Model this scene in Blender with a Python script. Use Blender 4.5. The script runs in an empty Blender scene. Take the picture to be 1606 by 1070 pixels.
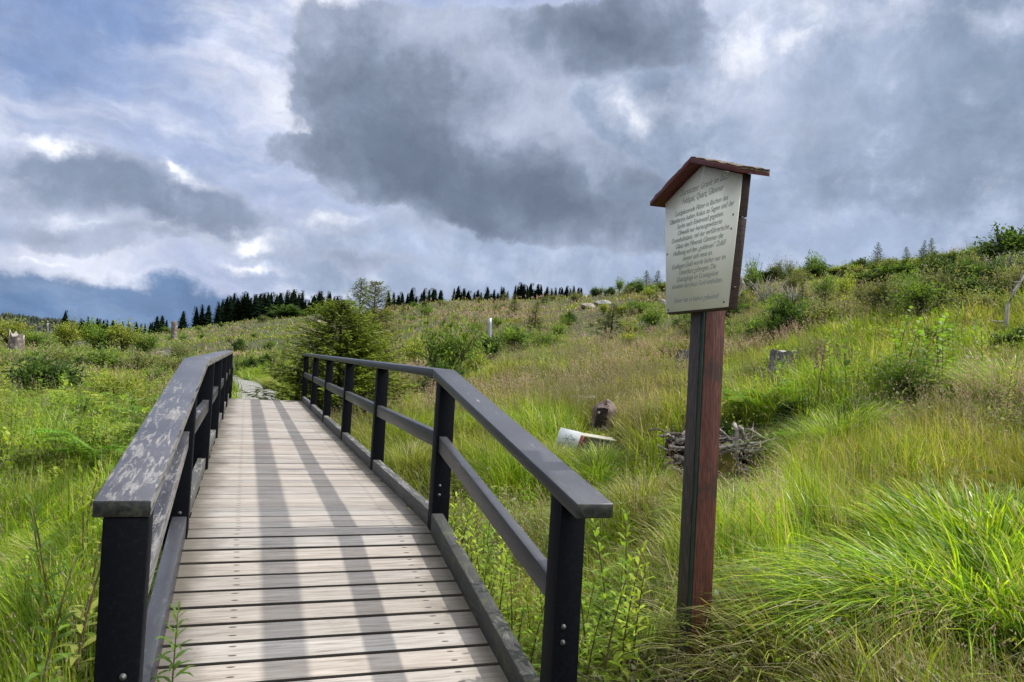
import bpy, math, random
import numpy as np
from mathutils import Vector, Matrix
R = math.radians
random.seed(7)
rng = np.random.default_rng(7)
SC = bpy.context.scene
COL = SC.collection

# ------------------------------------------------------------------ camera
CAM = np.array([-0.0171, -4.5716, 1.0251])
YAW, PITCH, ROLL, FPX = 0.3301, 0.0255, 0.0547, 1213.0
FW = np.array([math.sin(YAW)*math.cos(PITCH), math.cos(YAW)*math.cos(PITCH), math.sin(PITCH)])
RT = np.array([math.cos(YAW), -math.sin(YAW), 0.0])
UP = np.cross(RT, FW)
c_, s_ = math.cos(ROLL), math.sin(ROLL)
CX, CY = c_*RT + s_*UP, -s_*RT + c_*UP          # image right / image up
cam_d = bpy.data.cameras.new('camera')
cam = bpy.data.objects.new('camera', cam_d); COL.objects.link(cam)
cam.matrix_world = Matrix(((CX[0], CY[0], -FW[0], CAM[0]), (CX[1], CY[1], -FW[1], CAM[1]),
                           (CX[2], CY[2], -FW[2], CAM[2]), (0, 0, 0, 1)))
cam_d.sensor_width = 36.0; cam_d.lens = FPX/1606*36; cam_d.clip_start = .05; cam_d.clip_end = 6000
SC.camera = cam

def ray(px, py):
    d = FW + CX*((px-803)/FPX) - CY*((py-535)/FPX)
    return d/np.linalg.norm(d)

# ------------------------------------------------------------------ sun, exposure
SUN_EL, SUN_AZ = R(45.3), R(90.5)                    # azimuth from +Y towards +X
sd = bpy.data.lights.new('sun', 'SUN'); sd.energy = 3.7; sd.angle = R(1.1); sd.color = (1, .955, .88)
sun = bpy.data.objects.new('sun', sd); COL.objects.link(sun)
sdir = Vector((math.sin(SUN_AZ)*math.cos(SUN_EL), math.cos(SUN_AZ)*math.cos(SUN_EL), math.sin(SUN_EL)))
sun.rotation_euler = sdir.to_track_quat('Z', 'Y').to_euler()
sun.location = (20, 0, 30)
SC.view_settings.view_transform = 'Standard'; SC.view_settings.look = 'None'
SC.view_settings.exposure = 0.30; SC.view_settings.gamma = 1.0
SC.view_settings.use_curve_mapping = False

# ------------------------------------------------------------------ node helper
class NT:
    def __init__(s, tree): s.t = tree; s.n = tree.nodes; s.l = tree.links
    def node(s, typ, **kw):
        n = s.n.new(typ)
        for k, v in kw.items(): setattr(n, k, v)
        return n
    def put(s, sock, v):
        if isinstance(v, bpy.types.NodeSocket): s.l.new(v, sock)
        elif v is not None:
            try: sock.default_value = v
            except Exception: sock.default_value = (*v, 1.0)
    def math(s, op, a, b=None, c=None, clamp=False):
        n = s.node('ShaderNodeMath', operation=op); n.use_clamp = clamp
        s.put(n.inputs[0], a); s.put(n.inputs[1], b); s.put(n.inputs[2], c)
        return n.outputs[0]
    def vmath(s, op, a, b=None):
        n = s.node('ShaderNodeVectorMath', operation=op)
        s.put(n.inputs[0], a); s.put(n.inputs[1], b)
        return n.outputs[0]
    def smooth(s, v, lo, hi, a=0.0, b=1.0):
        n = s.node('ShaderNodeMapRange', interpolation_type='SMOOTHSTEP')
        s.put(n.inputs['Value'], v); s.put(n.inputs['From Min'], lo); s.put(n.inputs['From Max'], hi)
        s.put(n.inputs['To Min'], a); s.put(n.inputs['To Max'], b)
        return n.outputs[0]
    def noise(s, vec, scale, detail=4, rough=.55, dist=0.0, lac=2.0):
        n = s.node('ShaderNodeTexNoise'); s.put(n.inputs['Vector'], vec)
        n.inputs['Scale'].default_value = scale; n.inputs['Detail'].default_value = detail
        n.inputs['Roughness'].default_value = rough; n.inputs['Distortion'].default_value = dist
        n.inputs['Lacunarity'].default_value = lac
        return n
    def mapping(s, vec, loc=(0,0,0), rot=(0,0,0), sc=(1,1,1), typ='POINT'):
        n = s.node('ShaderNodeMapping', vector_type=typ); s.put(n.inputs['Vector'], vec)
        n.inputs['Location'].default_value = loc; n.inputs['Rotation'].default_value = rot
        n.inputs['Scale'].default_value = sc
        return n.outputs[0]
    def mix(s, f, a, b, blend='MIX'):
        n = s.node('ShaderNodeMix', data_type='RGBA', blend_type=blend)
        s.put(n.inputs[0], f)
        for i, v in ((6, a), (7, b)):
            if isinstance(v, bpy.types.NodeSocket): s.l.new(v, n.inputs[i])
            else: n.inputs[i].default_value = (*v[:3], 1.0)
        return n.outputs[2]
    def ramp(s, f, stops):
        n = s.node('ShaderNodeValToRGB'); s.put(n.inputs[0], f)
        el = n.color_ramp.elements
        while len(el) < len(stops): el.new(.5)
        for e, (p, c) in zip(el, stops): e.position = p; e.color = (*c, 1.0)
        return n.outputs[0]

def lin(r, g, b):
    f = lambda v: (v/255/12.92) if v/255 <= .04045 else ((v/255+.055)/1.055)**2.4
    return (f(r), f(g), f(b))

# ------------------------------------------------------------------ sky
def build_world():
    w = bpy.data.worlds.new('World'); SC.world = w; w.use_nodes = True
    t = NT(w.node_tree); t.n.clear()
    out = t.node('ShaderNodeOutputWorld'); bg = t.node('ShaderNodeBackground')
    t.l.new(bg.outputs[0], out.inputs[0])
    sky = t.node('ShaderNodeTexSky', sky_type='NISHITA'); sky.sun_disc = False
    sky.sun_elevation = SUN_EL; sky.sun_rotation = SUN_AZ
    sky.air_density = 1.2; sky.dust_density = 1.0; sky.ozone_density = 1.5
    geo = t.node('ShaderNodeTexCoord')
    sep = t.node('ShaderNodeSeparateXYZ'); t.l.new(geo.outputs['Generated'], sep.inputs[0])
    X, Y, Z = sep.outputs
    az = t.math('ARCTAN2', X, Y); el = t.math('ARCSINE', Z)
    cmb = t.node('ShaderNodeCombineXYZ'); t.l.new(az, cmb.inputs[0]); t.l.new(el, cmb.inputs[1])
    uv = cmb.outputs[0]
    wn = t.noise(uv, 7, 6, .6)
    wv = t.vmath('SUBTRACT', wn.outputs['Color'], (.5, .5, .5))
    def warped(a):
        n = t.node('ShaderNodeVectorMath', operation='MULTIPLY_ADD')
        t.put(n.inputs[0], wv); n.inputs[1].default_value = (a, a*.7, 0); t.put(n.inputs[2], uv)
        return n.outputs[0]
    soft, hard = warped(.20), warped(.15)
    def azel(px, py):
        d = ray(px, py); return math.atan2(d[0], d[1]), math.asin(d[2])
    def blob(vec, px, py, rx, ry, rot=0, wgt=1.0):
        a0, e0 = azel(px, py)
        a1, e1 = azel(px+5, py); a2, e2 = azel(px, py+5)
        sx = math.hypot(a1-a0, e1-e0)/5; sy = math.hypot(a2-a0, e2-e0)/5
        ang = math.atan2(e1-e0, a1-a0) - R(rot)
        m = t.mapping(vec, (a0, e0, 0), (0, 0, ang), (rx*sx, ry*sy, 1), 'TEXTURE')
        g = t.node('ShaderNodeTexGradient', gradient_type='SPHERICAL'); t.l.new(m, g.inputs[0])
        return g.outputs['Fac'], wgt
    def field(vec, blobs, start=None):
        acc = start
        for b in blobs:
            f, wg = blob(vec, *b)
            acc = t.math('MULTIPLY', f, wg) if acc is None else t.math('MULTIPLY_ADD', f, wg, acc)
        return acc
    def nz(n, k): return t.math('MULTIPLY', t.math('SUBTRACT', n, .5), k)
    # noises laid on the sky dome
    wuv = warped(.05)
    n_big = t.noise(wuv, 5.5, 9, .60).outputs[0]
    n_mid = t.noise(wuv, 15, 9, .62).outputs[0]
    n_big2 = t.noise(t.mapping(wuv, (4, 7, 0)), 4.2, 8, .55).outputs[0]
    streak = t.noise(t.mapping(warped(.10), (0, 0, 0), (0, 0, R(27)), (3.2, 9.5, 1)), 1.0, 6, .55, .2).outputs[0]
    flat = t.noise(t.mapping(warped(.05), (0, 0, 0), (0, 0, R(4)), (5, 17, 1)), 1.0, 8, .60, .2).outputs[0]
    # 0 clear sky with thin high cloud
    blue = t.mix(.75, t.mix(1.0, sky.outputs[0], (.10, .10, .10), 'MULTIPLY'), lin(118, 139, 182))
    thin = field(soft, [(300, 150, 420, 190, 0, .55), (620, 120, 260, 260, 0, .75), (60, 250, 330, 120, 20, .7),
                        (380, 60, 220, 90, 0, .25), (450, 330, 420, 120, 15, .6), (1100, 60, 700, 300, 0, 1.5), (1400, 300, 700, 500, 0, 1.5),
                        (700, 420, 700, 190, 0, 1.5), (240, 20, 190, 80, 0, -.35), (560, 10, 100, 40, 0, -.3), (60, 420, 400, 60, 0, .6)])
    tm = t.smooth(t.math('ADD', thin, nz(streak, 2.6)), -.3, .9)
    c_thin = t.ramp(streak, [(.34, lin(148, 161, 192)), (.47, lin(166, 177, 204)), (.56, lin(188, 195, 215)), (.66, lin(214, 217, 229))])
    col = t.mix(tm, blue, c_thin)
    # 1 grey-blue mass filling the right and the low centre
    m1 = field(soft, [(1450, 160, 520, 420, 0, 1.6), (1250, 330, 620, 260, 0, 1.4), (800, 430, 620, 150, 0, 1.3), (1500, 430, 500, 220, 0, 1.4), (1000, 260, 380, 280, 0, 1.0), (1750, 200, 500, 500, 0, 1.0)])
    m1 = t.smooth(t.math('ADD', m1, nz(n_big, 1.1)), .2, .8)
    c1 = t.ramp(n_big2, [(.33, lin(122, 137, 160)), (.46, lin(138, 153, 177)), (.58, lin(155, 168, 192)), (.72, lin(172, 183, 205))])
    c1 = t.mix(t.smooth(n_mid, .35, .7, 0, .28), c1, lin(180, 189, 210))
    col = t.mix(m1, col, c1)
    dk = field(soft, [(1420, 200, 330, 170, 0, 1.0), (1580, 210, 230, 170, 0, .8), (1280, 290, 230, 90, 10, .5), (1480, 320, 260, 40, 0, .5)])
    dm = t.smooth(t.math('ADD', dk, nz(n_big, .9)), .05, .95)
    col = t.mix(t.math('MULTIPLY', dm, .70), col, t.ramp(n_mid, [(.35, lin(118, 133, 155)), (.65, lin(134, 149, 172))]))
    # paler lumpy tops low on the right and the pale belt above the slope
    low = field(hard, [(1330, 380, 260, 80, -4, 1.1), (1590, 300, 130, 90, -15, .7), (700, 400, 330, 70, 6, 1.0), (1180, 410, 200, 60, 0, .8), (880, 430, 260, 60, 0, .7), (1100, 290, 90, 70, 0, .4)])
    lf_ = t.math('ADD', low, nz(n_mid, 1.0))
    lm = t.smooth(lf_, .10, .75)
    cl = t.mix(t.smooth(n_mid, .4, .65), lin(153, 168, 194), lin(176, 187, 209))
    col = t.mix(t.math('MULTIPLY', lm, .72), col, cl)
    # 2 bright breaks right of the big cloud
    br = field(hard, [(1150, 50, 120, 140, 20, .55), (1115, 150, 90, 90, 0, .5), (1260, 70, 210, 60, 0, .55), (1280, 10, 330, 60, 0, .5), (1580, 20, 140, 50, 0, .4), (950, 150, 190, 50, 10, .5),
                      (900, 10, 90, 50, 0, .3), (780, 10, 180, 40, 0, .4), (1000, 195, 90, 50, 10, .7), (1260, 70, 50, 22, 0, .4), (860, 355, 240, 40, 10, .4), (1120, 250, 60, 50, 0, .3)])
    brf = t.math('ADD', br, nz(n_mid, 1.5))
    bm = t.smooth(brf, .05, 1.0, 0, .95)
    col = t.mix(bm, col, t.mix(t.smooth(brf, .5, 1.0), lin(190, 198, 216), lin(222, 225, 235)))
    # 3 grey-violet bank on the left
    bk = field(hard, [(60, 285, 230, 62, 6, 1.1), (220, 305, 200, 75, 14, 1.3), (350, 350, 150, 58, 14, 1.2), (640, 355, 130, 40, 10, .6), (560, 410, 240, 26, 3, .8), (120, 372, 280, 34, 4, .7), (560, 370, 80, 22, 0, .5), (20, 330, 120, 30, 0, .5)])
    bkf = t.math('ADD', bk, nz(n_mid, 1.1))
    bkm = t.smooth(bkf, .20, .52)
    cb = t.mix(t.smooth(bkf, .35, 1.15), lin(160, 170, 191), lin(118, 131, 153))
    cb = t.mix(t.smooth(n_mid, .45, .75, 0, .45), cb, lin(160, 169, 193))
    col = t.mix(t.math('MULTIPLY', bkm, .88), col, cb)
    # 4 white lit edges
    wh = field(hard, [(82, 240, 56, 30, 5, 1.1), (262, 262, 46, 24, 40, .85), (310, 285, 70, 18, 30, .6), (400, 386, 110, 26, 4, 1.0), (380, 418, 150, 16, 5, .85), (520, 452, 170, 26, -4, .7),
                      (60, 404, 210, 20, 8, .8), (240, 424, 160, 10, 6, .45), (150, 350, 120, 14, 10, .45), (260, 362, 90, 20, 20, .55), (20, 290, 70, 20, 0, .4), (10, 228, 70, 44, 20, .6), (480, 350, 110, 44, 20, .5), (590, 285, 80, 24, 20, .5),
                      (560, 345, 90, 26, 0, .5), (480, 66, 260, 40, 12, .3), (200, 165, 260, 34, 24, .45), (20, 115, 80, 36, 30, .5), (330, 60, 120, 30, 10, .2), (400, 100, 220, 40, 10, .25)])
    wf = t.math('ADD', wh, nz(t.math('MULTIPLY_ADD', flat, .45, t.math('MULTIPLY', n_mid, .55)), 2.6))
    wm = t.smooth(wf, .10, .95)
    col = t.mix(t.math('MULTIPLY', wm, .93), col, t.mix(t.smooth(wf, .4, 1.0), lin(196, 203, 220), lin(236, 238, 243)))
    # 5 dark blue rain far left, low
    rn = field(soft, [(120, 470, 320, 58, 2, 1.5), (-150, 470, 300, 70, 0, 1.6), (300, 478, 160, 44, 10, .8), (60, 520, 400, 60, 0, 1.4), (350, 505, 120, 40, 0, .5)])
    rm = t.smooth(t.math('ADD', rn, nz(flat, 1.6)), .05, .95)
    cr = t.ramp(flat, [(.32, lin(80, 106, 142)), (.52, lin(92, 119, 156)), (.70, lin(122, 144, 176))])
    col = t.mix(t.math('MULTIPLY', rm, .93), col, cr)
    # 6 the big dark cloud
    bc = field(hard, [(640, 190, 230, 190, 0, 1.7), (550, 110, 140, 130, 0, .9), (760, 250, 260, 150, 15, 1.6), (900, 320, 260, 100, 10, 1.5), (960, 60, 200, 110, 0, 1.6), (760, 110, 230, 130, 0, 1.3), (640, 60, 150, 80, 0, .9),
                      (475, 235, 60, 34, 0, .9), (570, 275, 100, 44, 15, .8), (1060, 350, 180, 70, 8, .9), (950, 155, 170, 50, 0, -.6), (1010, 195, 90, 50, 0, -.6), (800, -10, 150, 30, 0, -.3), (560, 0, 200, 90, 0, .5), (1050, -20, 120, 80, 0, .8)])
    n_fine = t.noise(wuv, 38, 8, .62).outputs[0]
    ragged = t.math('ADD', t.math('MULTIPLY', n_mid, .5), t.math('ADD', t.math('MULTIPLY', n_big, .34), t.math('MULTIPLY', n_fine, .16)))
    bcf = t.math('ADD', bc, nz(ragged, 1.7))
    bcm = t.smooth(bcf, .26, .56)
    dkf = field(soft, [(960, 50, 200, 110, 0, .80), (850, 320, 400, 110, 12, .60), (580, 190, 200, 170, 0, .55), (720, 290, 260, 100, 15, .5), (620, 120, 180, 110, 0, .2), (840, 180, 150, 60, 0, -.30), (700, 40, 120, 60, 0, -.15)])
    dkf = t.math('ADD', dkf, nz(t.math('MULTIPLY_ADD', n_big, .5, t.math('MULTIPLY', n_mid, .5)), -2.4))
    cm_ = t.smooth(dkf, -.5, 1.0)
    cc = t.ramp(cm_, [(.0, lin(168, 177, 197)), (.30, lin(144, 155, 176)), (.55, lin(123, 135, 155)), (1.0, lin(99, 111, 130))])
    cc = t.mix(t.smooth(bcf, .35, .80, .25, 0.0), cc, lin(160, 171, 192))
    col = t.mix(bcm, col, cc)
    det = t.noise(wuv, 11, 12, .68, .3, 2.1).outputs[0]
    det2 = t.noise(t.mapping(wuv, (2, 9, 0)), 34, 8, .6, .2).outputs[0]
    dm_ = t.math('MULTIPLY_ADD', t.math('SUBTRACT', det, .5), .75, t.math('MULTIPLY_ADD', t.math('SUBTRACT', det2, .5), .22, 1.06))
    dc = t.node('ShaderNodeCombineColor')
    for i in range(3): t.l.new(dm_, dc.inputs[i])
    col = t.mix(1.0, col, dc.outputs[0], 'MULTIPLY')
    # unseen cloud overhead and behind, brightened to lift the light in the shadows
    up = t.smooth(el, R(28), R(50), 0, 1)
    caz = t.math('COSINE', t.math('SUBTRACT', az, YAW))
    side = t.smooth(caz, .62, .2, 0, 1)
    csun = t.math('COSINE', t.math('SUBTRACT', az, SUN_AZ))
    lobe = t.math('MAXIMUM', t.smooth(csun, -.5, .8, .34, 1.25), t.smooth(el, R(35), R(65), 0, 1.1))
    um = t.math('MAXIMUM', up, t.math('MULTIPLY', side, t.smooth(el, R(2), R(14))))
    c_up = t.ramp(n_big, [(.35, (.95, 1.05, 1.25)), (.52, (1.52, 1.58, 1.68)), (.68, (2.1, 2.1, 2.12))])
    lc = t.node('ShaderNodeCombineColor')
    for i in range(3): t.l.new(lobe, lc.inputs[i])
    c_up = t.mix(1.0, c_up, lc.outputs[0], 'MULTIPLY')
    col = t.mix(t.math('MULTIPLY', um, UPF), col, c_up)
    # below the horizon
    col = t.mix(t.smooth(el, R(-1.5), R(-4)), col, (.07, .08, .05))
    t.l.new(col, bg.inputs[0]); bg.inputs[1].default_value = 1.0
    w.cycles.sampling_method = 'MANUAL'; w.cycles.sample_map_resolution = 512
UPF = .95
build_world()

# ------------------------------------------------------------------ mesh building
class MB:
    def __init__(s): s.v = []; s.f = []; s.c = []; s.n = 0
    def add(s, v, f, c=None):
        v = np.asarray(v, float).reshape(-1, 3); s.v.append(v)
        s.f.append([tuple(int(i)+s.n for i in q) for q in f] if not isinstance(f, np.ndarray) else f+s.n)
        if c is None: c = (.5, .5, .5)
        c = np.asarray(c, float)
        s.c.append(np.broadcast_to(c, (len(v), 3)) if c.ndim == 1 else c)
        s.n += len(v)
    def box(s, c, size, rot=None, col=None):
        h = np.array(size)/2
        v = np.array([[x, y, z] for x in (-1, 1) for y in (-1, 1) for z in (-1, 1)])*h
        if rot is not None: v = v@np.array(rot).T
        s.add(v+np.array(c), [(0, 1, 3, 2), (4, 6, 7, 5), (0, 4, 5, 1), (2, 3, 7, 6), (0, 2, 6, 4), (1, 5, 7, 3)], col)
    def hexa(s, P, col=None):    # 8 corners: bottom 4 (ccw) then top 4
        s.add(P, [(3, 2, 1, 0), (4, 5, 6, 7), (0, 1, 5, 4), (1, 2, 6, 5), (2, 3, 7, 6), (3, 0, 4, 7)], col)
    def tube(s, pts, rad, n=6, col=None, cap=True, wob=0):
        pts = np.asarray(pts, float); rad = np.broadcast_to(rad, (len(pts),)) if np.ndim(rad) else np.full(len(pts), rad)
        V = []
        for i, p in enumerate(pts):
            d = pts[min(i+1, len(pts)-1)]-pts[max(i-1, 0)]; d = d/(np.linalg.norm(d)+1e-9)
            a = np.cross(d, (0, 0, 1) if abs(d[2]) < .9 else (1, 0, 0)); a /= np.linalg.norm(a); b = np.cross(d, a)
            for k in range(n):
                t = 2*math.pi*k/n; r = rad[i]*(1+wob*(random.random()-.5))
                V.append(p+r*(math.cos(t)*a+math.sin(t)*b))
        F = [(i*n+k, i*n+(k+1) % n, (i+1)*n+(k+1) % n, (i+1)*n+k) for i in range(len(pts)-1) for k in range(n)]
        if cap: F += [tuple(range(n-1, -1, -1)), tuple(range((len(pts)-1)*n, len(pts)*n))]
        if col is not None and np.ndim(col) == 2: col = np.repeat(np.asarray(col, float), n, 0)
        s.add(V, F, col)
    def mesh(s, name, smooth=False):
        me = bpy.data.meshes.new(name)
        V = np.concatenate(s.v).astype(np.float32); C = np.concatenate(s.c).astype(np.float32)
        if all(isinstance(f, np.ndarray) for f in s.f):
            tots, idx = [], []
            for f in s.f: tots.append(np.full(len(f), f.shape[1], np.int32)); idx.append(f.ravel())
            tot = np.concatenate(tots); idx = np.concatenate(idx).astype(np.int32)
        else:
            fl = [tuple(q) for f in s.f for q in (f.tolist() if isinstance(f, np.ndarray) else f)]
            tot = np.array([len(q) for q in fl], np.int32); idx = np.array([i for q in fl for i in q], np.int32)
        me.vertices.add(len(V)); me.vertices.foreach_set('co', V.ravel())
        me.loops.add(len(idx)); me.loops.foreach_set('vertex_index', idx)
        me.polygons.add(len(tot))
        st = np.concatenate([[0], np.cumsum(tot)[:-1]]).astype(np.int32)
        me.polygons.foreach_set('loop_start', st)
        me.update(calc_edges=True)
        ca = me.color_attributes.new('Col', 'FLOAT_COLOR', 'POINT')
        ca.data.foreach_set('color', np.concatenate([C, np.ones((len(C), 1), np.float32)], 1).ravel())
        if smooth: me.polygons.foreach_set('use_smooth', np.ones(len(tot), bool))
        me.validate(); me.update()
        return me
    def build(s, name, mat, parent=None, smooth=False, bevel=0):
        return obj(name, s.mesh(name, smooth), mat, parent, bevel)

def obj(name, me, mat, parent=None, bevel=0):
    o = bpy.data.objects.new(name, me); COL.objects.link(o)
    if mat is not None and not me.materials: me.materials.append(mat)
    if parent: o.parent = parent
    if bevel:
        b = o.modifiers.new('bevel', 'BEVEL'); b.width = bevel; b.segments = 2; b.limit_method = 'ANGLE'
    return o
def tag(o, label=None, cat=None, group=None, kind=None):
    if label: o['label'] = label
    if cat: o['category'] = cat
    if group: o['group'] = group
    if kind: o['kind'] = kind
    return o
def empty(name, loc, rz=0):
    o = bpy.data.objects.new(name, None); COL.objects.link(o); o.location = loc; o.rotation_euler = (0, 0, rz)
    o.empty_display_size = .2
    return o
def copy_tree(o, parent=None):
    c = o.copy(); COL.objects.link(c); c.parent = parent
    for ch in list(o.children): copy_tree(ch, c)
    return c

# ------------------------------------------------------------------ value noise in numpy
_perm = np.random.default_rng(3).random((64, 64))
def vn(x, y):
    x = np.asarray(x, float); y = np.asarray(y, float)
    xi = np.floor(x).astype(int); yi = np.floor(y).astype(int); fx = x-xi; fy = y-yi
    fx = fx*fx*(3-2*fx); fy = fy*fy*(3-2*fy)
    g = lambda a, b: _perm[a % 64, b % 64]
    return (g(xi, yi)*(1-fx)+g(xi+1, yi)*fx)*(1-fy)+(g(xi, yi+1)*(1-fx)+g(xi+1, yi+1)*fx)*fy
def fbm(x, y, o=4):
    s = 0; a = .5; t = 0
    for i in range(o): s = s+a*vn(x*2**i+17*i, y*2**i+5*i); t += a; a *= .5
    return s/t

# ------------------------------------------------------------------ terrain height
SKY_TAB = [(-900, 520, 170, 2.4), (-300, 522, 170, 2.4), (0, 523, 150, 2.4), (150, 527, 150, 2.4), (250, 524, 150, 2.6), (330, 510, 150, 2.6), (410, 500, 150, 2.4), (480, 494, 150, 2.1), (600, 482, 135, 1.7), (720, 472, 120, 1.45),
           (900, 462, 112, 1.35), (1040, 452, 100, 1.3), (1160, 446, 85, 1.2), (1280, 432, 74, 1.1), (1400, 420, 66, 1.05), (1500, 412, 60, 1.0), (1606, 405, 56, 1.0), (1900, 380, 50, 1.0), (2600, 330, 48, 1.0)]
_a, _e, _r, _p = [], [], [], []
for px, py, rr, pp in SKY_TAB:
    d = ray(px, py); _a.append(math.atan2(d[0], d[1])-YAW); _e.append(d[2]/math.hypot(d[0], d[1])); _r.append(rr); _p.append(pp)
G0 = -.62
def ground(x, y):
    x = np.asarray(x, float); y = np.asarray(y, float)
    dx, dy = x-CAM[0], y-CAM[1]; r = np.hypot(dx, dy)+1e-6
    a = np.arctan2(dx, dy)-YAW; a = (a+math.pi) % (2*math.pi)-math.pi
    E = np.interp(a, _a, _e); RR = np.interp(a, _a, _r); P = np.interp(a, _a, _p)
    back = np.clip((np.abs(a)-1.3)/.8, 0, 1); E = E*(1-back)
    H = E*RR+CAM[2]
    t = np.clip((r-4)/(RR-4), 0, 1)
    g0 = G0+.50*np.clip((a-.07)/.16, 0, 1)**1.5*(1-back)*np.clip((9-r)/1+4, 0, 1)
    z = g0+(H-g0)*t**P
    over = np.clip(r-RR, 0, None)
    z = z-np.minimum(over*.10, 14)*1.0
    z = z+(fbm(x*.35, y*.35, 3)-.5)*.22*np.clip((r-3)/8, 0, 1)
    z = z+(fbm(x*.06+9, y*.06, 3)-.5)*np.clip((r-20)/60, 0, 1)*2.2*np.clip(1-over/200, 0, 1)
    # stream bed crossing under the bridge
    yc = 4.4-.27*np.clip(x-.4, -6, 7)
    ch = 1.15*np.exp(-((y-yc)/1.05)**2)*np.clip((7.2-np.abs(x-.6))/3, 0, 1)
    z = z-.62*ch
    z = z-.50*np.exp(-((x-4.6)/1.15)**2-((y-2.1)/1.25)**2)
    # soil kept below the deck and its ramps
    dk = deck_z(y)
    inb = np.clip((1.6-np.abs(x-.4))/.5, 0, 1)*np.clip((y+4.8)/.5, 0, 1)*np.clip((14.6-y)/.5, 0, 1)
    z = z*(1-inb)+np.minimum(z, dk-.13)*inb
    return z
SL = .389/2.2037
DL = 11.377
def deck_z(y):
    y = np.asarray(y, float)
    return np.where(y < 0, y*SL, np.where(y > DL, (DL-y)*SL, 0.0)).clip(-.80, 0)
def G(px, py, dz=0.0):
    d = ray(px, py); T = np.geomspace(1.5, 900, 900); P = CAM[None]+d[None]*T[:, None]
    below = P[:, 2] < ground(P[:, 0], P[:, 1])+dz
    i = int(np.argmax(below)) if below.any() else 899
    T = np.linspace(T[max(i-1, 0)], T[i], 24); P = CAM[None]+d[None]*T[:, None]
    below = P[:, 2] < ground(P[:, 0], P[:, 1])+dz
    return P[int(np.argmax(below)) if below.any() else 23]
def at(px, py, r):     # point on a pixel's ray at horizontal distance r
    d = ray(px, py); return CAM+d*(r/math.hypot(d[0], d[1]))
def dist(p): return math.hypot(p[0]-CAM[0], p[1]-CAM[1])

# ------------------------------------------------------------------ materials
def material(name):
    m = bpy.data.materials.new(name); m.use_nodes = True
    t = NT(m.node_tree); b = t.n['Principled BSDF']
    return m, t, b
def set_bump(t, b, h, strength=.4, dist_=.01):
    bp = t.node('ShaderNodeBump'); bp.inputs['Strength'].default_value = strength; bp.inputs['Distance'].default_value = dist_
    t.put(bp.inputs['Height'], h); t.l.new(bp.outputs[0], b.inputs['Normal'])
def pos(t):
    return t.node('ShaderNodeNewGeometry').outputs['Position']
def objc(t): return t.node('ShaderNodeTexCoord').outputs['Object']
def vcol(t):
    return t.node('ShaderNodeVertexColor', layer_name='Col').outputs[0]

def leaf_mat(name, trans=.4, rough=.45, vary=.35, spec=.25, sat=1.0, transcol=(1.25, 1.25, .55), gain=1.0):
    m, t, b = material(name)
    base = vcol(t)
    oi = t.node('ShaderNodeObjectInfo')
    n = t.noise(pos(t), 2.3, 3, .6).outputs[0]
    f = t.math('MULTIPLY_ADD', t.math('SUBTRACT', n, .5), vary*2, 1.0)
    f = t.math('MULTIPLY', f, t.math('MULTIPLY_ADD', oi.outputs['Random'], .35, .82*gain))
    col = t.mix(1.0, base, f, 'MULTIPLY')
    cc = t.node('ShaderNodeCombineColor')
    for i in range(3): t.l.new(f, cc.inputs[i])
    t.l.new(cc.outputs[0], col.node.inputs[7])
    t.l.new(col, b.inputs['Base Color']); b.inputs['Roughness'].default_value = rough
    b.inputs['Specular IOR Level'].default_value = spec
    tr = t.node('ShaderNodeBsdfTranslucent')
    t.l.new(t.mix(1.0, col, transcol, 'MULTIPLY'), tr.inputs[0])
    mx = t.node('ShaderNodeMixShader'); mx.inputs[0].default_value = trans
    t.l.new(b.outputs[0], mx.inputs[1]); t.l.new(tr.outputs[0], mx.inputs[2])
    t.l.new(mx.outputs[0], t.n['Material Output'].inputs[0])
    return m
M = {}
M['grass'] = leaf_mat('grass_blades', .42, .36, .50, .26, gain=1.38)
M['seed'] = leaf_mat('seed_heads', .35, .7, .2, .1, transcol=(1.1, 1.0, .8))
M['leaf'] = leaf_mat('broad_leaves', .42, .55, .55, .10, gain=1.42)
M['needle'] = leaf_mat('spruce_needles', .30, .6, .3, .1)
M['needle_far'] = leaf_mat('dark_spruce_needles', .1, .9, .3, .02)
M['bark'] = leaf_mat('stems_and_bark', .0, .85, .3, .1)

def m_ground():
    m, t, b = material('soil_and_litter')
    p = pos(t)
    n1 = t.noise(p, .35, 5, .6).outputs[0]; n2 = t.noise(p, 4, 5, .65).outputs[0]; n3 = t.noise(p, 30, 4, .7).outputs[0]
    c = t.ramp(n1, [(.35, (.035, .040, .016)), (.5, (.050, .052, .022)), (.62, (.080, .068, .040)), (.72, (.05, .06, .018))])
    c = t.mix(t.smooth(n2, .45, .68, 0, .6), c, (.035, .045, .015))
    c = t.mix(t.smooth(n3, .5, .7, 0, .4), c, (.10, .082, .055))
    t.l.new(c, b.inputs['Base Color']); b.inputs['Roughness'].default_value = .95
    set_bump(t, b, t.math('ADD', n2, n3), .7, .05)
    return m
M['ground'] = m_ground()
def m_gravel():
    m, t, b = material('pale_gravel')
    v = t.node('ShaderNodeTexVoronoi'); t.l.new(pos(t), v.inputs['Vector']); v.inputs['Scale'].default_value = 22
    n = t.noise(pos(t), 3, 5, .6).outputs[0]
    c = t.ramp(v.outputs['Color'], [(.2, (.15, .145, .13)), (.6, (.26, .25, .225)), (.9, (.36, .345, .32))])
    c = t.mix(t.smooth(n, .5, .66, 0, .6), c, (.13, .14, .07))
    t.l.new(c, b.inputs['Base Color']); b.inputs['Roughness'].default_value = .95
    set_bump(t, b, v.outputs['Distance'], .8, .03)
    return m
M['gravel'] = m_gravel()

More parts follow.
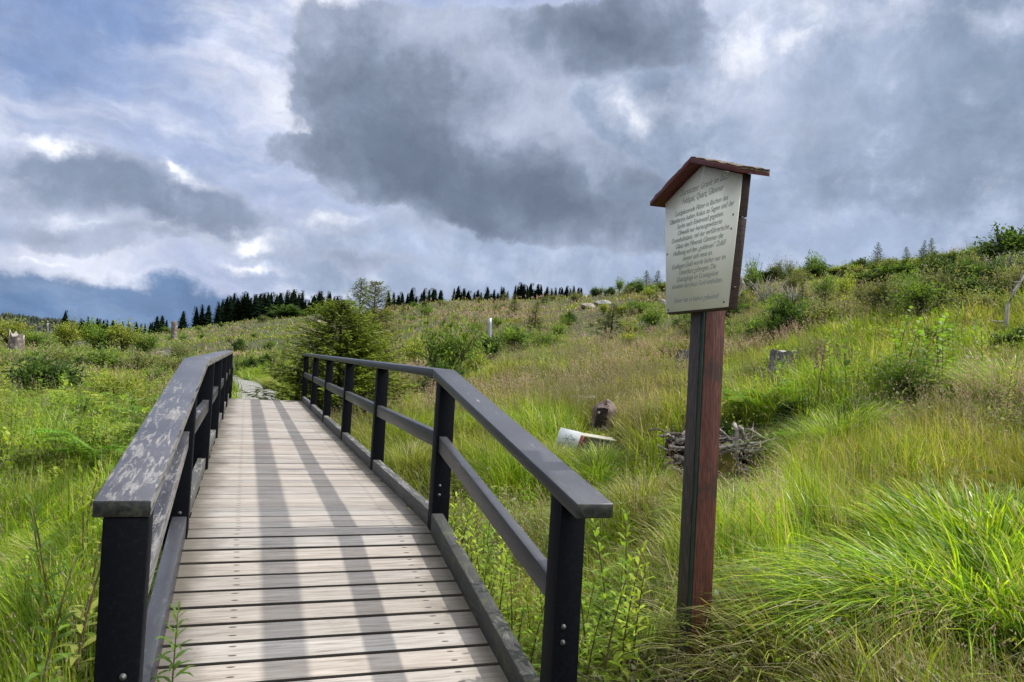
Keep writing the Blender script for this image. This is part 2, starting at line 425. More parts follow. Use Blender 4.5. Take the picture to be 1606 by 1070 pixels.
def m_deck():
    m, t, b = material('weathered_deck_boards')
    p = pos(t)
    g = t.noise(t.mapping(p, (0, 0, 0), (0, 0, 0), (3.2, 70, 70)), 1.0, 6, .65, .6).outputs[0]
    g2 = t.noise(t.mapping(p, (3, 1, 0), (0, 0, 0), (1.2, 16, 16)), 1.0, 4, .6, .4).outputs[0]
    blot = t.noise(p, 2.6, 5, .6).outputs[0]
    a = vcol(t)
    c = t.ramp(g, [(.30, (.20, .175, .152)), (.46, (.340, .305, .270)), (.60, (.420, .382, .342)), (.8, (.50, .46, .42))])
    c = t.mix(t.smooth(g2, .55, .8, 0, .35), c, (.27, .235, .19))
    c = t.mix(t.smooth(blot, .55, .75, 0, .35), c, (.22, .20, .17))
    c = t.mix(1.0, c, a, 'MULTIPLY')
    # fine machined grooves across the walking direction
    sep = t.node('ShaderNodeSeparateXYZ'); t.l.new(p, sep.inputs[0])
    gr = t.math('SINE', t.math('MULTIPLY', sep.outputs[1], 2*math.pi/.0185))
    flatzone = t.smooth(sep.outputs[1], -.02, .02)
    gm = t.math('MULTIPLY', t.smooth(gr, .55, .95, 0, .22), flatzone)
    gm = t.math('MULTIPLY', gm, t.smooth(blot, .35, .6, .3, 1))
    c = t.mix(gm, c, (.12, .105, .09))
    alg = t.noise(p, 5.5, 6, .68).outputs[0]
    c = t.mix(t.smooth(alg, .60, .76, 0, .4), c, (.16, .155, .10))
    crk = t.noise(t.mapping(p, (5, 2, 0), (0, 0, 0), (1.6, 95, 95)), 1.0, 3, .5, .8).outputs[0]
    c = t.mix(t.smooth(crk, .68, .74, 0, .7), c, (.08, .065, .05))
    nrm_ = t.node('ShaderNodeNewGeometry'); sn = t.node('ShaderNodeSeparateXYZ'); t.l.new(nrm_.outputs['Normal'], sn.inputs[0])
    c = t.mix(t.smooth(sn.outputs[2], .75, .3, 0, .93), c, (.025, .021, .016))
    stn = t.noise(p, 1.3, 6, .7, .5).outputs[0]
    c = t.mix(t.smooth(stn, .52, .70, 0, .38), c, (.17, .15, .13))
    # grime along both edges
    ex = t.math('ABSOLUTE', t.math('SUBTRACT', sep.outputs[0], .407))
    dirt = t.math('MULTIPLY', t.smooth(t.math('ADD', ex, t.math('MULTIPLY', t.math('SUBTRACT', blot, .5), .35)), .47, .66), .75)
    c = t.mix(dirt, c, (.10, .088, .065))
    # countersunk fixings over the two beams, each with a dark weep mark
    my = t.math('SUBTRACT', t.math('MODULO', t.math('ADD', sep.outputs[1], 4.45), .1505), .0)
    for xx in (.0, .885):
        for yy in (.038, .105):
            dx = t.math('DIVIDE', t.math('ADD', t.math('SUBTRACT', sep.outputs[0], xx), t.math('MULTIPLY', t.math('SUBTRACT', blot, .5), .05)), .016)
            dy = t.math('DIVIDE', t.math('SUBTRACT', my, yy), .0055)
            dd = t.math('ADD', t.math('MULTIPLY', dx, dx), t.math('MULTIPLY', dy, dy))
            c = t.mix(t.smooth(dd, 1.6, .4, 0, .85), c, (.035, .03, .025))
    t.l.new(c, b.inputs['Base Color']); b.inputs['Roughness'].default_value = .82
    b.inputs['Specular IOR Level'].default_value = .25
    set_bump(t, b, t.math('SUBTRACT', t.math('MULTIPLY', g, 1.0), t.math('MULTIPLY', gm, 2.2)), .5, .004)
    return m
M['deck'] = m_deck()

def m_paint(name, base, wear, wear_lo, axis_scale=(28, 3.5, 28), rough=.34, woodc=(.33, .31, .30), green=0, toppale=.0, spec=.5, sideworn=0, checks=1.0, endrot=1.0):
    m, t, b = material(name)
    p = pos(t)
    wn = t.noise(t.mapping(p, (0, 0, 0), (0, 0, 0), axis_scale), 1.0, 6, .62, 1.2).outputs[0]
    zone = t.noise(p, 1.7, 3, .5).outputs[0]
    fine = t.noise(p, 60, 4, .6).outputs[0]
    nz = t.node('ShaderNodeNewGeometry'); sp = t.node('ShaderNodeSeparateXYZ'); t.l.new(nz.outputs['True Normal'], sp.inputs[0])
    top = t.smooth(sp.outputs[2], .3, .8, .25, 1)
    s = t.math('ADD', wn, t.math('MULTIPLY', t.math('SUBTRACT', zone, .5), .5))
    wm = t.smooth(s, wear_lo, wear_lo+.035)
    if wear > 1:      # heavier wear towards the walker's end of the rail
        spy = t.node('ShaderNodeSeparateXYZ'); t.l.new(p, spy.inputs[0])
        s2 = t.math('ADD', s, t.smooth(spy.outputs[1], 1.4, -2.0, 0, .13))
        wm = t.smooth(t.math('ADD', s2, t.math('MULTIPLY', t.math('SUBTRACT', fine, .5), .22)), wear_lo, wear_lo+.06); wear = wear-1
    wm = t.math('MULTIPLY', t.math('MULTIPLY', wm, top), wear)
    endf = t.smooth(sp.outputs[1], -.7, -.95, 0, endrot)
    wm = t.math('MULTIPLY', wm, t.math('SUBTRACT', 1.0, endf))
    grain = t.noise(t.mapping(p, (0, 0, 0), (0, 0, 0), (120, 4, 120)), 1.0, 4, .6).outputs[0]
    bc = t.mix(t.smooth(fine, .5, .7, 0, .5), base, tuple(v*1.8+.004 for v in base))
    chk = t.noise(t.mapping(p, (2, 5, 1), (0, 0, 0), (70, 1.6, 70)), 1.0, 4, .6, .5).outputs[0]
    bc = t.mix(t.smooth(chk, .56, .70, 0, .5*checks), bc, (.10, .10, .105))
    bc = t.mix(t.smooth(chk, .36, .30, 0, .8*checks), bc, (.004, .004, .005))
    if sideworn: bc = t.mix(t.math('MULTIPLY', t.smooth(sp.outputs[0], .5, .8, 0, sideworn), t.smooth(wn, .35, .55)), bc, (.22, .21, .20))
    if toppale: bc = t.mix(t.math('MULTIPLY', t.smooth(zone, .3, .6, toppale*.5, toppale), top), bc, (.14, .14, .15))  # paler in soft patches, strongest on upward faces
    rot = t.noise(p, 38, 5, .65, .8).outputs[0]
    bc = t.mix(t.math('MULTIPLY', endf, .85), bc, t.ramp(rot, [(.36, (.004, .004, .004)), (.5, (.020, .021, .016)), (.64, (.055, .058, .035))]))
    wc = t.mix(t.smooth(grain, .4, .65), tuple(v*.6 for v in woodc), woodc)
    c = t.mix(wm, bc, wc)
    if green:
        gn = t.noise(p, 11, 5, .65).outputs[0]
        c = t.mix(t.smooth(gn, .5, .66, 0, green), c, (.075, .085, .03))
    t.l.new(c, b.inputs['Base Color'])
    t.l.new(t.math('ADD', t.math('MULTIPLY', wm, .45), t.math('MULTIPLY_ADD', fine, .25, rough-.1)), b.inputs['Roughness'])
    b.inputs['Specular IOR Level'].default_value = spec
    set_bump(t, b, t.math('SUBTRACT', t.math('MULTIPLY', grain, .5), t.math('MULTIPLY', wm, .8)), .35, .003)
    return m
M['rail_worn'] = m_paint('worn_black_paint_left_rail', (.020, .019, .028), 1.7, .615, axis_scale=(42, 3.2, 42), woodc=(.28, .265, .255), toppale=.5, sideworn=.8)
M['rail'] = m_paint('black_rail_paint', (.011, .012, .017), .7, .70, rough=.36, toppale=.40)
M['post'] = m_paint('black_post_paint', (.0030, .0034, .0055), .9, .86, axis_scale=(40, 40, 18), rough=.6, spec=.09, checks=.0, endrot=0)
M['toe'] = m_paint('greyed_kick_board', (.055, .053, .050), .8, .52, rough=.7, woodc=(.26, .25, .235), green=.35)
M['moss_toe'] = m_paint('mossy_kick_board', (.030, .030, .026), .6, .60, rough=.75, woodc=(.20, .19, .17), green=.6)
M['beam'] = m_paint('dark_bridge_beam', (.022, .020, .018), .5, .7, rough=.8, green=.4)

def simple(name, c1, c2, scale=12, rough=.7, bump=.3, stretch=None, metal=0, spec=.3, c3=None):
    m, t, b = material(name)
    p = objc(t)
    if stretch: p = t.mapping(p, (0, 0, 0), (0, 0, 0), stretch)
    n = t.noise(p, scale, 6, .62, .4).outputs[0]
    c = t.mix(t.smooth(n, .36, .66), c1, c2)
    if c3:
        n2 = t.noise(objc(t), scale*.35, 4, .6).outputs[0]
        c = t.mix(t.smooth(n2, .52, .62), c, c3)
    t.l.new(c, b.inputs['Base Color']); b.inputs['Roughness'].default_value = rough
    b.inputs['Metallic'].default_value = metal; b.inputs['Specular IOR Level'].default_value = spec
    set_bump(t, b, n, bump, .01)
    return m
M['bolt'] = simple('galvanised_steel', (.05, .05, .05), (.14, .14, .14), 60, .6, .1, metal=.5)
M['plate'] = simple('cream_sign_plate', (.84, .85, .73), (.88, .89, .78), 5, .38, .03)
M['ink'] = simple('faded_sign_ink', (.22, .25, .24), (.34, .36, .34), 60, .8, .0)
M['brown'] = simple('dark_brown_board', (.030, .018, .014), (.065, .040, .030), 20, .7, .4, (1, 1, 8))
M['redwood'] = simple('red_stained_wood', (.075, .027, .019), (.145, .052, .036), 9, .6, .5, (9, 9, 1), c3=(.060, .030, .024))
M['postdark'] = simple('dark_stained_wood', (.032, .024, .024), (.075, .058, .056), 9, .6, .35, (9, 9, 1))
M['green'] = simple('dark_green_stripe', (.012, .034, .022), (.02, .05, .032), 9, .6, .1)
M['rooftop'] = simple('mossy_roof_boards', (.085, .050, .034), (.20, .15, .10), 26, .9, .8, (1, 3, 1), c3=(.12, .085, .06))
M['roofred'] = simple('dark_red_roof_edge', (.075, .016, .014), (.12, .026, .022), 20, .6, .3)
M['deadwood'] = simple('bleached_dead_wood', (.22, .20, .17), (.42, .39, .34), 8, .85, .6, (6, 6, 1))
M['twig'] = simple('grey_dead_twigs', (.15, .13, .11), (.34, .32, .28), 14, .85, .4)
M['stumpbark'] = simple('old_stump_bark', (.075, .055, .045), (.20, .165, .145), 9, .85, .9, (3, 3, 1), c3=(.28, .25, .22))
M['greybark'] = simple('grey_weathered_bark', (.05, .048, .045), (.22, .21, .20), 13, .9, 1.0, (3, 3, 1), c3=(.10, .11, .06))
M['rust'] = simple('weathered_brown_stump', (.06, .040, .034), (.20, .145, .125), 16, .7, .9, (2, 2, 1), spec=.3, c3=(.13, .085, .07))
M['hollow'] = simple('hollow_shade_and_screws', (.010, .007, .006), (.03, .02, .016), 14, .9, .6)  # near black, painting the shade inside hollows; screws share it
M['stone'] = simple('grey_granite', (.17, .165, .16), (.36, .35, .33), 7, .9, .9, c3=(.12, .125, .10))
M['pinkstone'] = simple('pale_hillside_rock', (.22, .18, .15), (.38, .33, .28), 4, .9, .8)
M['mossstone'] = simple('mossy_stone', (.10, .095, .02), (.20, .17, .035), 9, .95, .8, c3=(.06, .055, .03))
M['white'] = simple('white_plate', (.62, .65, .66), (.74, .76, .77), 9, .4, .05)
M['redpaint'] = simple('red_painted_edge', (.20, .050, .034), (.30, .08, .055), 30, .6, .1)
M['boxwood'] = simple('grey_brown_box_board', (.12, .095, .07), (.26, .22, .17), 9, .8, .5, (1, 1, 7))
M['paleboard'] = simple('pale_top_board', (.34, .32, .24), (.46, .44, .35), 14, .7, .2)
M['steel'] = simple('grey_steel_pipe', (.30, .32, .34), (.42, .44, .46), 30, .45, .05, metal=.3)

# ------------------------------------------------------------------ ground sheet
def build_ground():
    na = 420
    rs = np.concatenate([[.0], np.geomspace(.6, 40, 150), np.geomspace(41, 260, 110), np.geomspace(275, 3500, 26)])
    th = np.linspace(0, 2*math.pi, na, endpoint=False)
    # finer in the direction looked at
    th = th+.55*np.sin(th)*-1
    X = CAM[0]+rs[:, None]*np.sin(th+YAW)[None]; Y = CAM[1]+rs[:, None]*np.cos(th+YAW)[None]
    Z = ground(X, Y)
    V = np.stack([X, Y, Z], -1).reshape(-1, 3)
    i, j = np.meshgrid(np.arange(len(rs)-1), np.arange(na), indexing='ij')
    a = i*na+j; b = i*na+(j+1) % na
    F = np.stack([a, a+na, b+na, b], -1).reshape(-1, 4)
    m = MB(); m.add(V, F); o = m.build('ground', M['ground'], smooth=True); tag(o, kind='structure')
build_ground()

# path of pale gravel beyond the bridge
PATH = []
def build_path():
    pts = [np.array([.40, 13.4])]
    for px, py in ((404, 614), (385, 603), (350, 592), (312, 582), (290, 572), (280, 563), (270, 556), (262, 551)):
        g = G(px, py); pts.append(g[:2])
    # resample
    P = [np.array(p, float) for p in pts]
    d = [0]
    for a, b in zip(P[:-1], P[1:]): d.append(d[-1]+np.linalg.norm(b-a))
    s = np.linspace(0, d[-1], 120)
    xs = np.interp(s, d, [p[0] for p in P]); ys = np.interp(s, d, [p[1] for p in P])
    k = np.ones(9)/9
    xs[4:-4] = np.convolve(xs, k, 'valid'); ys[4:-4] = np.convolve(ys, k, 'valid')
    m = MB(); V = []
    for i in range(120):
        j0, j1 = max(i-1, 0), min(i+1, 119)
        tx, ty = xs[j1]-xs[j0], ys[j1]-ys[j0]; l = math.hypot(tx, ty); nx, ny = -ty/l, tx/l
        w = .75+.12*math.sin(i*.9)
        PATH.append((xs[i], ys[i], w))
        for q in (-1, -.5, 0, .5, 1):
            x, y = xs[i]+nx*w*q, ys[i]+ny*w*q
            V.append((x, y, float(ground(x, y))+.075-.03*abs(q)))
    F = [(i*5+q, i*5+q+1, (i+1)*5+q+1, (i+1)*5+q) for i in range(119) for q in range(4)]
    m.add(V, F); o = m.build('path', M['gravel'], smooth=True); tag(o, kind='structure')
    # trodden bare soil at the near left of the bridge
build_path()
PA = np.array(PATH)

# ------------------------------------------------------------------ footbridge
xRi, xRo, xLi, xLo = 1.0545, 1.1898, -.2525, -.4068
WL, WR = -.2542, 1.068
def rz(y): return float(deck_z(y))
def build_bridge():
    root = empty('footbridge', (0, 0, 0))
    tag(root, 'arched wooden footbridge with weathered plank deck and black painted railings', 'footbridge')
    # deck boards: the gaps between them are real
    m = MB(); y = -4.45; pw = .1505; k = 0
    while y < 13.55:
        y1 = y+pw-(.0215 if y < 0 else .0085)-random.uniform(0, .002)
        z0, z1 = rz(y), rz(y1); j = random.uniform(-.0018, .0018)
        l, r_ = WL-.02+random.uniform(-.008, .008), WR+.02+random.uniform(-.01, .01)
        tone = random.uniform(.80, 1.08)*(.88 if random.random() < .15 else 1); warm = random.uniform(-.02, .035)
        c = (tone+warm, tone, tone-warm)
        nx = 6; th = .04
        xs = np.linspace(l, r_, nx)
        sk = random.uniform(-.002, .002)
        V = []
        for x in xs:
            w = random.uniform(-.0009, .0009)
            V += [(x, y+sk+w, z0-th+j), (x, y1+sk, z1-th+j), (x, y1+sk+w, z1+j), (x, y+sk, z0+j)]
        F = [(0, 1, 2, 3), ((nx-1)*4+3, (nx-1)*4+2, (nx-1)*4+1, (nx-1)*4)]
        for i in range(nx-1):
            for q in range(4):
                F.append((i*4+q, (i+1)*4+q, (i+1)*4+(q+1) % 4, i*4+(q+1) % 4))
        m.add(V, F, c)
        y += pw; k += 1
    deck = m.build('deck', M['deck'], root, bevel=.002)
    # beams below
    for x in (-.12, .41, .94):
        m = MB()
        segs = [(-4.4, 0), (0, DL), (DL, 13.5)]
        for a, b in segs:
            za, zb = rz(a+1e-6 if a != DL else a), rz(b)
            top, bot = -.046, -.046-.17
            m.hexa([(x-.05, a, za+bot), (x+.05, a, za+bot), (x+.05, b, zb+bot), (x-.05, b, zb+bot),
                    (x-.05, a, za+top), (x+.05, a, za+top), (x+.05, b, zb+top), (x-.05, b, zb+top)])
        m.build('beam', M['beam'], root)
    def bar(name, x0, x1, path, th, mat, parent=root, bev=.004, cut=None):
        m = MB(); V = []
        for (yy, zt) in path: V += [(x0, yy, zt-th), (x1, yy, zt-th), (x1, yy, zt), (x0, yy, zt)]
        n = len(path); F = [(3, 2, 1, 0), ((n-1)*4, (n-1)*4+1, (n-1)*4+2, (n-1)*4+3)]
        F = [(0, 1, 2, 3), tuple((n-1)*4+q for q in (3, 2, 1, 0))]
        for i in range(n-1):
            for q in range(4): F.append((i*4+q, (i+1)*4+q, (i+1)*4+(q+1) % 4, i*4+(q+1) % 4))
        m.add(V, F)
        o = m.build(name, mat, parent, bevel=bev)
        import bmesh
        bm = bmesh.new(); bm.from_mesh(o.data); bmesh.ops.recalc_face_normals(bm, faces=bm.faces); bm.to_mesh(o.data); bm.free()
        return o
    HR, HL, TH = .95, .9238, .050
    EPS = .003
    # handrails, in three lengths each
    for side, x0, x1, h, kn, yn, mat in (('R', xRi, xRo, HR, 0.0, -2.2037, 'rail'), ('L', xLo, xLi, HL, 1.05, -2.0737, 'rail_worn')):
        zn = h-.389 if side == 'R' else h-SL*2.0737
        bar('handrail', x0, x1, [(yn, zn), (kn, h)], TH, M[mat])
        bar('handrail', x0, x1, [(kn+EPS, h), (DL, h)], TH, M[mat])
        bar('handrail', x0, x1, [(DL+EPS, h-.0005), (13.6, h-.389)], TH, M[mat])
    def htop(side, y):
        h = HR if side == 'R' else HL
        if side == 'R': z = h+min(y, 0)*SL
        else: z = h if y > 1.05 else h-(1.05-y)*(SL*2.0737/3.1237)
        if y > DL: z = h-(y-DL)*SL
        return z-TH-.002
    ys = [-2.0+.05, 0.0]+[DL/5*k for k in range(1, 6)]+[13.35]
    pd = .11
    for side, pi, po in (('R', 1.072, 1.182), ('L', -.365, -.255)):
        for i, yc in enumerate(ys):
            if side == 'L' and i == 0: yc = -2.015
            a, b = yc-pd/2, yc+pd/2
            if i == 1: a, b = -pd+.02, .02
            out = .014*(1 if side == 'R' else -1)
            zb = min(-.9, float(ground((pi+po)/2, yc))-.25)
            lx0, lx1 = pi-out*.0, po
            ta, tb = htop(side, a), htop(side, b)
            m = MB(); m.hexa([(pi, a, zb), (po, a, zb), (po, b, zb), (pi, b, zb), (pi+out, a, ta), (po+out*.0+ (0), a, ta), (po, b, tb), (pi+out, b, tb)])
            p = m.build('post', M['post'], root, bevel=.004)
            if i in (0, 1):      # coach bolts seen on the walker's side
                zc = htop(side, a)-(.46 if i == 0 else .62)
                for dz in (0, .055):
                    bm_ = MB(); n = 10; xx = (pi+po)/2+(.012 if side == 'L' else -.012)
                    pr = [(.0, .0), (.010, .0), (.010, .004), (.005, .006), (.005, .010), (0.0, .011)]
                    V = []; F = []
                    for (r_, d_) in pr:
                        for q in range(n): V.append((xx+max(r_, .0004)*math.cos(2*math.pi*q/n), a-d_-.0005, zc-dz+max(r_, .0004)*math.sin(2*math.pi*q/n)))
                    for u in range(len(pr)-1):
                        for q in range(n): F.append((u*n+q, u*n+(q+1) % n, (u+1)*n+(q+1) % n, (u+1)*n+q))
                    bm_.add(V, F); bm_.build('bolt', M['bolt'], p, smooth=True)
    # middle rails and kick boards between the posts
    for side in 'RL':
        if side == 'R': mx0, mx1, tx0, tx1 = 1.094, 1.142, 1.086, 1.150
        else: mx0, mx1, tx0, tx1 = -.325, -.277, -.335, -.275
        fronts = [-1.95+.055+.005 if side == 'R' else -2.015+.055, 0.02]+[DL/5*k+pd/2 for k in range(1, 6)]
        backs = [-.09-.0, DL/5-pd/2]+[DL/5*k-pd/2 for k in range(2, 6)]+[13.35-pd/2]
        for i in range(7):
            a, b = fronts[i]+.002, backs[i]-.002
            za = .57+(a*SL if a < 0 else (-(a-DL)*SL if a > DL else 0)); zb = .57+(b*SL if b < 0 else (-(b-DL)*SL if b > DL else 0))
            bar('middle_rail', mx0, mx1, [(a, za), (b, zb)], .092, M['rail_worn' if (side == 'L' and i == 0) else 'rail'], bev=.003)
            if i == 0: continue
            za, zb = rz(a)+.095, rz(b)+.095
            bar('kick_board', tx0, tx1, [(a, za), (b, zb)], .10, M['toe'], bev=.003)
        # long kick board on the near ramp
        x0, x1 = (1.075, 1.142) if side == 'R' else (-.335, -.262)
        yb = -.10
        ys_ = np.linspace(-4.4, yb, 3)
        off = 0.0
        m = MB()
        if side == 'R': bar('kick_board', 1.0+.072, 1.0+.142, [(-1.86, -1.86*SL+.105), (yb, yb*SL+.12)], .135, M['moss_toe'], bev=.006)
        else: bar('kick_board', x0, x1, [(-1.95, -1.95*SL+.13), (yb, yb*SL+.12)], .15, M['rail'], bev=.005)
    return root
build_bridge()

# ------------------------------------------------------------------ information sign
def build_sign():
    u = np.array([math.cos(-1.6139), math.sin(-1.6139), 0])      # left to right as read
    nrm = np.array([u[1], -u[0], 0])                              # out of the written face
    base = np.array([2.619, -.3725, 0])
    gz = -.80
    K = .645; loc = CAM+K*(np.array([base[0], base[1], gz])-CAM)
    root = empty('information_sign', tuple(loc), math.atan2(u[1], u[0])); root.scale = (K, K, K)
    tag(root, 'tall wooden information sign with cream lettered board under a small red gable roof', 'sign')
    # local frame: x = reading direction, y = behind the board, z up
    Z = lambda z: z-gz
    W1, W0, zb, ze, za = .924, .754, 1.405, 2.168, 2.322
    def prism(m, pts, y0, y1):
        n = len(pts)
        V = [(x, y0, Z(z)) for x, z in pts]+[(x, y1, Z(z)) for x, z in pts]
        m.add(V, [tuple(range(n)), tuple(range(2*n-1, n-1, -1))]+[(i, i+n, (i+1) % n+n, (i+1) % n) for i in range(n)])
    m = MB(); prism(m, [(-W0/2, zb), (W0/2, zb), (W1/2, ze-.010), (0, za-.010), (-W1/2, ze-.010)], -.004, 0)
    plate = m.build('board', M['plate'], root)
    m = MB(); e = .006
    # backing of two heavy boards with a narrow gap
    zg = 1.915; f = lambda z: W0/2+(W1-W0)/2*(z-zb)/(ze-zb)
    prism(m, [(-W0/2+e, zb-.012), (W0/2+.002, zb-.012), (f(zg)+.002, zg), (-f(zg)+e, zg)], .001, .056)
    prism(m, [(-f(zg)+e, zg+.008), (f(zg)+.002, zg+.008), (W1/2-.002, ze-.002), (0, za-.002), (-W1/2+.004, ze-.002)], .001, .056)
    m.build('backing_board', M['brown'], root, bevel=.002)
    # roof
    rise = (za-ze)/(W1/2)
    for sgn in (-1, 1):
        m = MB(); xe = sgn*(W1/2+.075); y0, y1 = -.085, .125
        zt = lambda x: za+.0015-abs(x)*rise
        t = .030
        mat = []
        P = [(0, y0, Z(zt(0))), (xe, y0, Z(zt(xe))), (xe, y1, Z(zt(xe))), (0, y1, Z(zt(0))),
             (0, y0, Z(zt(0)+t)), (xe, y0, Z(zt(xe)+t)), (xe, y1, Z(zt(xe)+t)), (0, y1, Z(zt(0)+t))]
        m.hexa(P); rf = m.build('roof_slope', M['roofred'], root, bevel=.003)
        m = MB(); ny = 7; nx = 14        # rough weathered covering on top
        V = []
        for i in range(nx+1):
            for j in range(ny+1):
                x = xe*(i/nx)*1.01; yy = y0+.004+(y1-y0-.008)*j/ny
                V.append((x, yy, Z(zt(x)+t+.003+.010*random.random()*(1 if 0 < i else .5))))
        F = [(i*(ny+1)+j, (i+1)*(ny+1)+j, (i+1)*(ny+1)+j+1, i*(ny+1)+j+1) for i in range(nx) for j in range(ny)]
        nn = len(V); V += [(x, yy, z-.018) for x, yy, z in V]
        ring = [i*(ny+1) for i in range(nx+1)]+[nx*(ny+1)+j for j in range(1, ny+1)]+[i*(ny+1)+ny for i in range(nx-1, -1, -1)]+[j for j in range(ny-1, 0, -1)]
        F += [(ring[k], ring[(k+1) % len(ring)], ring[(k+1) % len(ring)]+nn, ring[k]+nn) for k in range(len(ring))]
        m.add(V, F); m.build('roof_covering', M['rooftop'], rf)
    # post: red on the side, dark board and green seam on its front
    def leg(name, xa, xb, ya, yb, mat, zt=2.1):
        m = MB(); zl = -.3
        m.hexa([(x, y, zz) for zz in (zl, Z(zt)) for x, y in ((xa, ya), (xb, ya), (xb, yb), (xa, yb))])
        return m.build(name, mat, root, bevel=.003)
    leg('post', -.15, .003, .079, .215, M['redwood'])
    leg('front_board', -.155, -.032, .058, .077, M['postdark'])
    leg('seam_strip', -.030, -.004, .064, .077, M['green'])
    # fixing screws
    for x, z in ((-W0/2+.03, zb+.015), (W0/2-.045, zb+.03), (-f(1.80)+.02, 1.80), (f(1.94)-.05, 1.94), (f(1.86)-.055, 1.86)):
        m = MB(); n = 10; V = [(x, -.009, Z(z))]+[(x+.0075*math.cos(2*math.pi*q/n), -.0042, Z(z)+.0075*math.sin(2*math.pi*q/n)) for q in range(n)]
        m.add(V, [(0, 1+(q+1) % n, 1+q) for q in range(n)]); m.build('screw', M['hollow'], plate, smooth=True)
    # lettering
    lines = [(2.165, .056, 'Zersetzter Granit im Bach', .035), (2.108, .056, 'Feldspat, Quarz, Glimmer', .02)]
    body = ['Goldglänzende Flitter in Bächen des', 'Oberharzes haben Anlass zu Sagen und der', 'Suche nach Edelmetall gegeben.', 'Obwohl nur herausgewitterte',
            'Grundsubstanz, rief der verführerische', 'Glanz des Minerals Glimmer die', 'Hoffnung auf den „goldenen“ Zufall', 'immer aufs neue an.',
            'Gediegen Gold wurde bisher nur im', 'Unterharz geborgen. Die', 'Quarzgänge im Granitgebiet', 'könnten durchaus Gold enthalten.']
    for i, s_ in enumerate(body): lines.append((2.040-.0440*i, .0455, s_, 0))
    lines.append((1.462, .0455, 'Bisher hat es keiner gefunden!', 0))
    dg = bpy.context.evaluated_depsgraph_get()
    for z, size, txt, dx in lines:
        cu = bpy.data.curves.new('lettering', 'FONT'); cu.body = txt; cu.size = size; cu.shear = .32; cu.align_x = 'CENTER'
        cu.extrude = .0005; cu.offset = -.0003; cu.space_character = .98; cu.resolution_u = 3
        to = bpy.data.objects.new('lettering', cu); COL.objects.link(to)
        bpy.context.view_layer.update()
        me = bpy.data.meshes.new_from_object(to.evaluated_get(bpy.context.evaluated_depsgraph_get()))
        bpy.data.objects.remove(to)
        co = np.zeros(len(me.vertices)*3); me.vertices.foreach_get('co', co); co = co.reshape(-1, 3)
        wmax = 2*f(z)-.08 if z < 2.1 else (.60 if z > 2.15 else .66); wd = np.ptp(co[:, 0]); k = min(1.0, wmax/wd)
        x = co[:, 0]*k*1.0+dx; zz = co[:, 1]+Z(z); yy = -.0048-co[:, 2]
        me.vertices.foreach_set('co', np.stack([x, yy, zz], 1).ravel()); me.update()
        me.materials.clear(); me.materials.append(M['ink'])
        o = bpy.data.objects.new('lettering', me); COL.objects.link(o); o.parent = plate
    # cobweb-white splinters of paint at the board's edge are left as pale chips
    for x, z, l in ((W0/2+.02, 1.52, .05), (-W0/2-.008, 1.50, .03), (f(1.915)+.004, 1.918, .045)):
        m = MB(); m.box((x-.01, .02, Z(z)), (l, .004, .005)); m.build('splinter', M['deadwood'], root)
build_sign()

# ------------------------------------------------------------------ grass
W_L = np.array([-math.cos(YAW), math.sin(YAW)])*1.0          # towards the left of the walk
def in_bridge(x, y, mg=0.0):
    return (x > WL-.17-mg) & (x < WR+.14+mg) & (y > -4.9) & (y < 13.6)
def on_path(x, y, k=1.0):
    d = np.full(x.shape, 9.0)
    for i in range(0, len(PA), 2):
        d = np.minimum(d, np.hypot(x-PA[i, 0], y-PA[i, 1])/(PA[i, 2]*k))
    return d < 1

def ribbons(mb, P, H, Wd, dirx, bend, cb, ct, seg=3, face=None, taper=.8, tipdrop=0.0):
    """P (n,3) feet, H heights, Wd widths, dirx (n,2) lean direction, bend 0..1.5"""
    n = len(P); t = np.linspace(0, 1, seg+1)
    ang = rng.uniform(0, 2*math.pi, n) if face is None else face
    # blades face partly across their lean
    sx, sy = np.cos(ang), np.sin(ang)
    V = np.zeros((n, 2*seg+1, 3)); C = np.zeros((n, 2*seg+1, 3))
    for k in range(seg+1):
        tt = t[k]
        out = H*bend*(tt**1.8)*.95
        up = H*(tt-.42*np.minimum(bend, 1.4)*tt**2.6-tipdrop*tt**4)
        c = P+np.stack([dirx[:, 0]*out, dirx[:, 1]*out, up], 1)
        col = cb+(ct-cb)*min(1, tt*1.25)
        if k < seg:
            w = Wd*(1-tt**1.7*taper)*.5
            V[:, 2*k] = c-np.stack([sx*w, sy*w, 0*w], 1); V[:, 2*k+1] = c+np.stack([sx*w, sy*w, 0*w], 1)
            C[:, 2*k] = col; C[:, 2*k+1] = col
        else: V[:, 2*k] = c; C[:, 2*k] = col
    base = (np.arange(n)*(2*seg+1))[:, None]
    Q = []
    for k in range(seg-1): Q.append(base+np.array([[2*k, 2*k+1, 2*k+3, 2*k+2]]))
    T = base+np.array([[2*seg-2, 2*seg-1, 2*seg]])
    mb.add(V.reshape(-1, 3), np.concatenate(Q) if Q else np.zeros((0, 4), int), C.reshape(-1, 3))
    mb.f.append(T+mb.n-n*(2*seg+1))

def unit2(a): return np.stack([np.cos(a), np.sin(a)], 1)

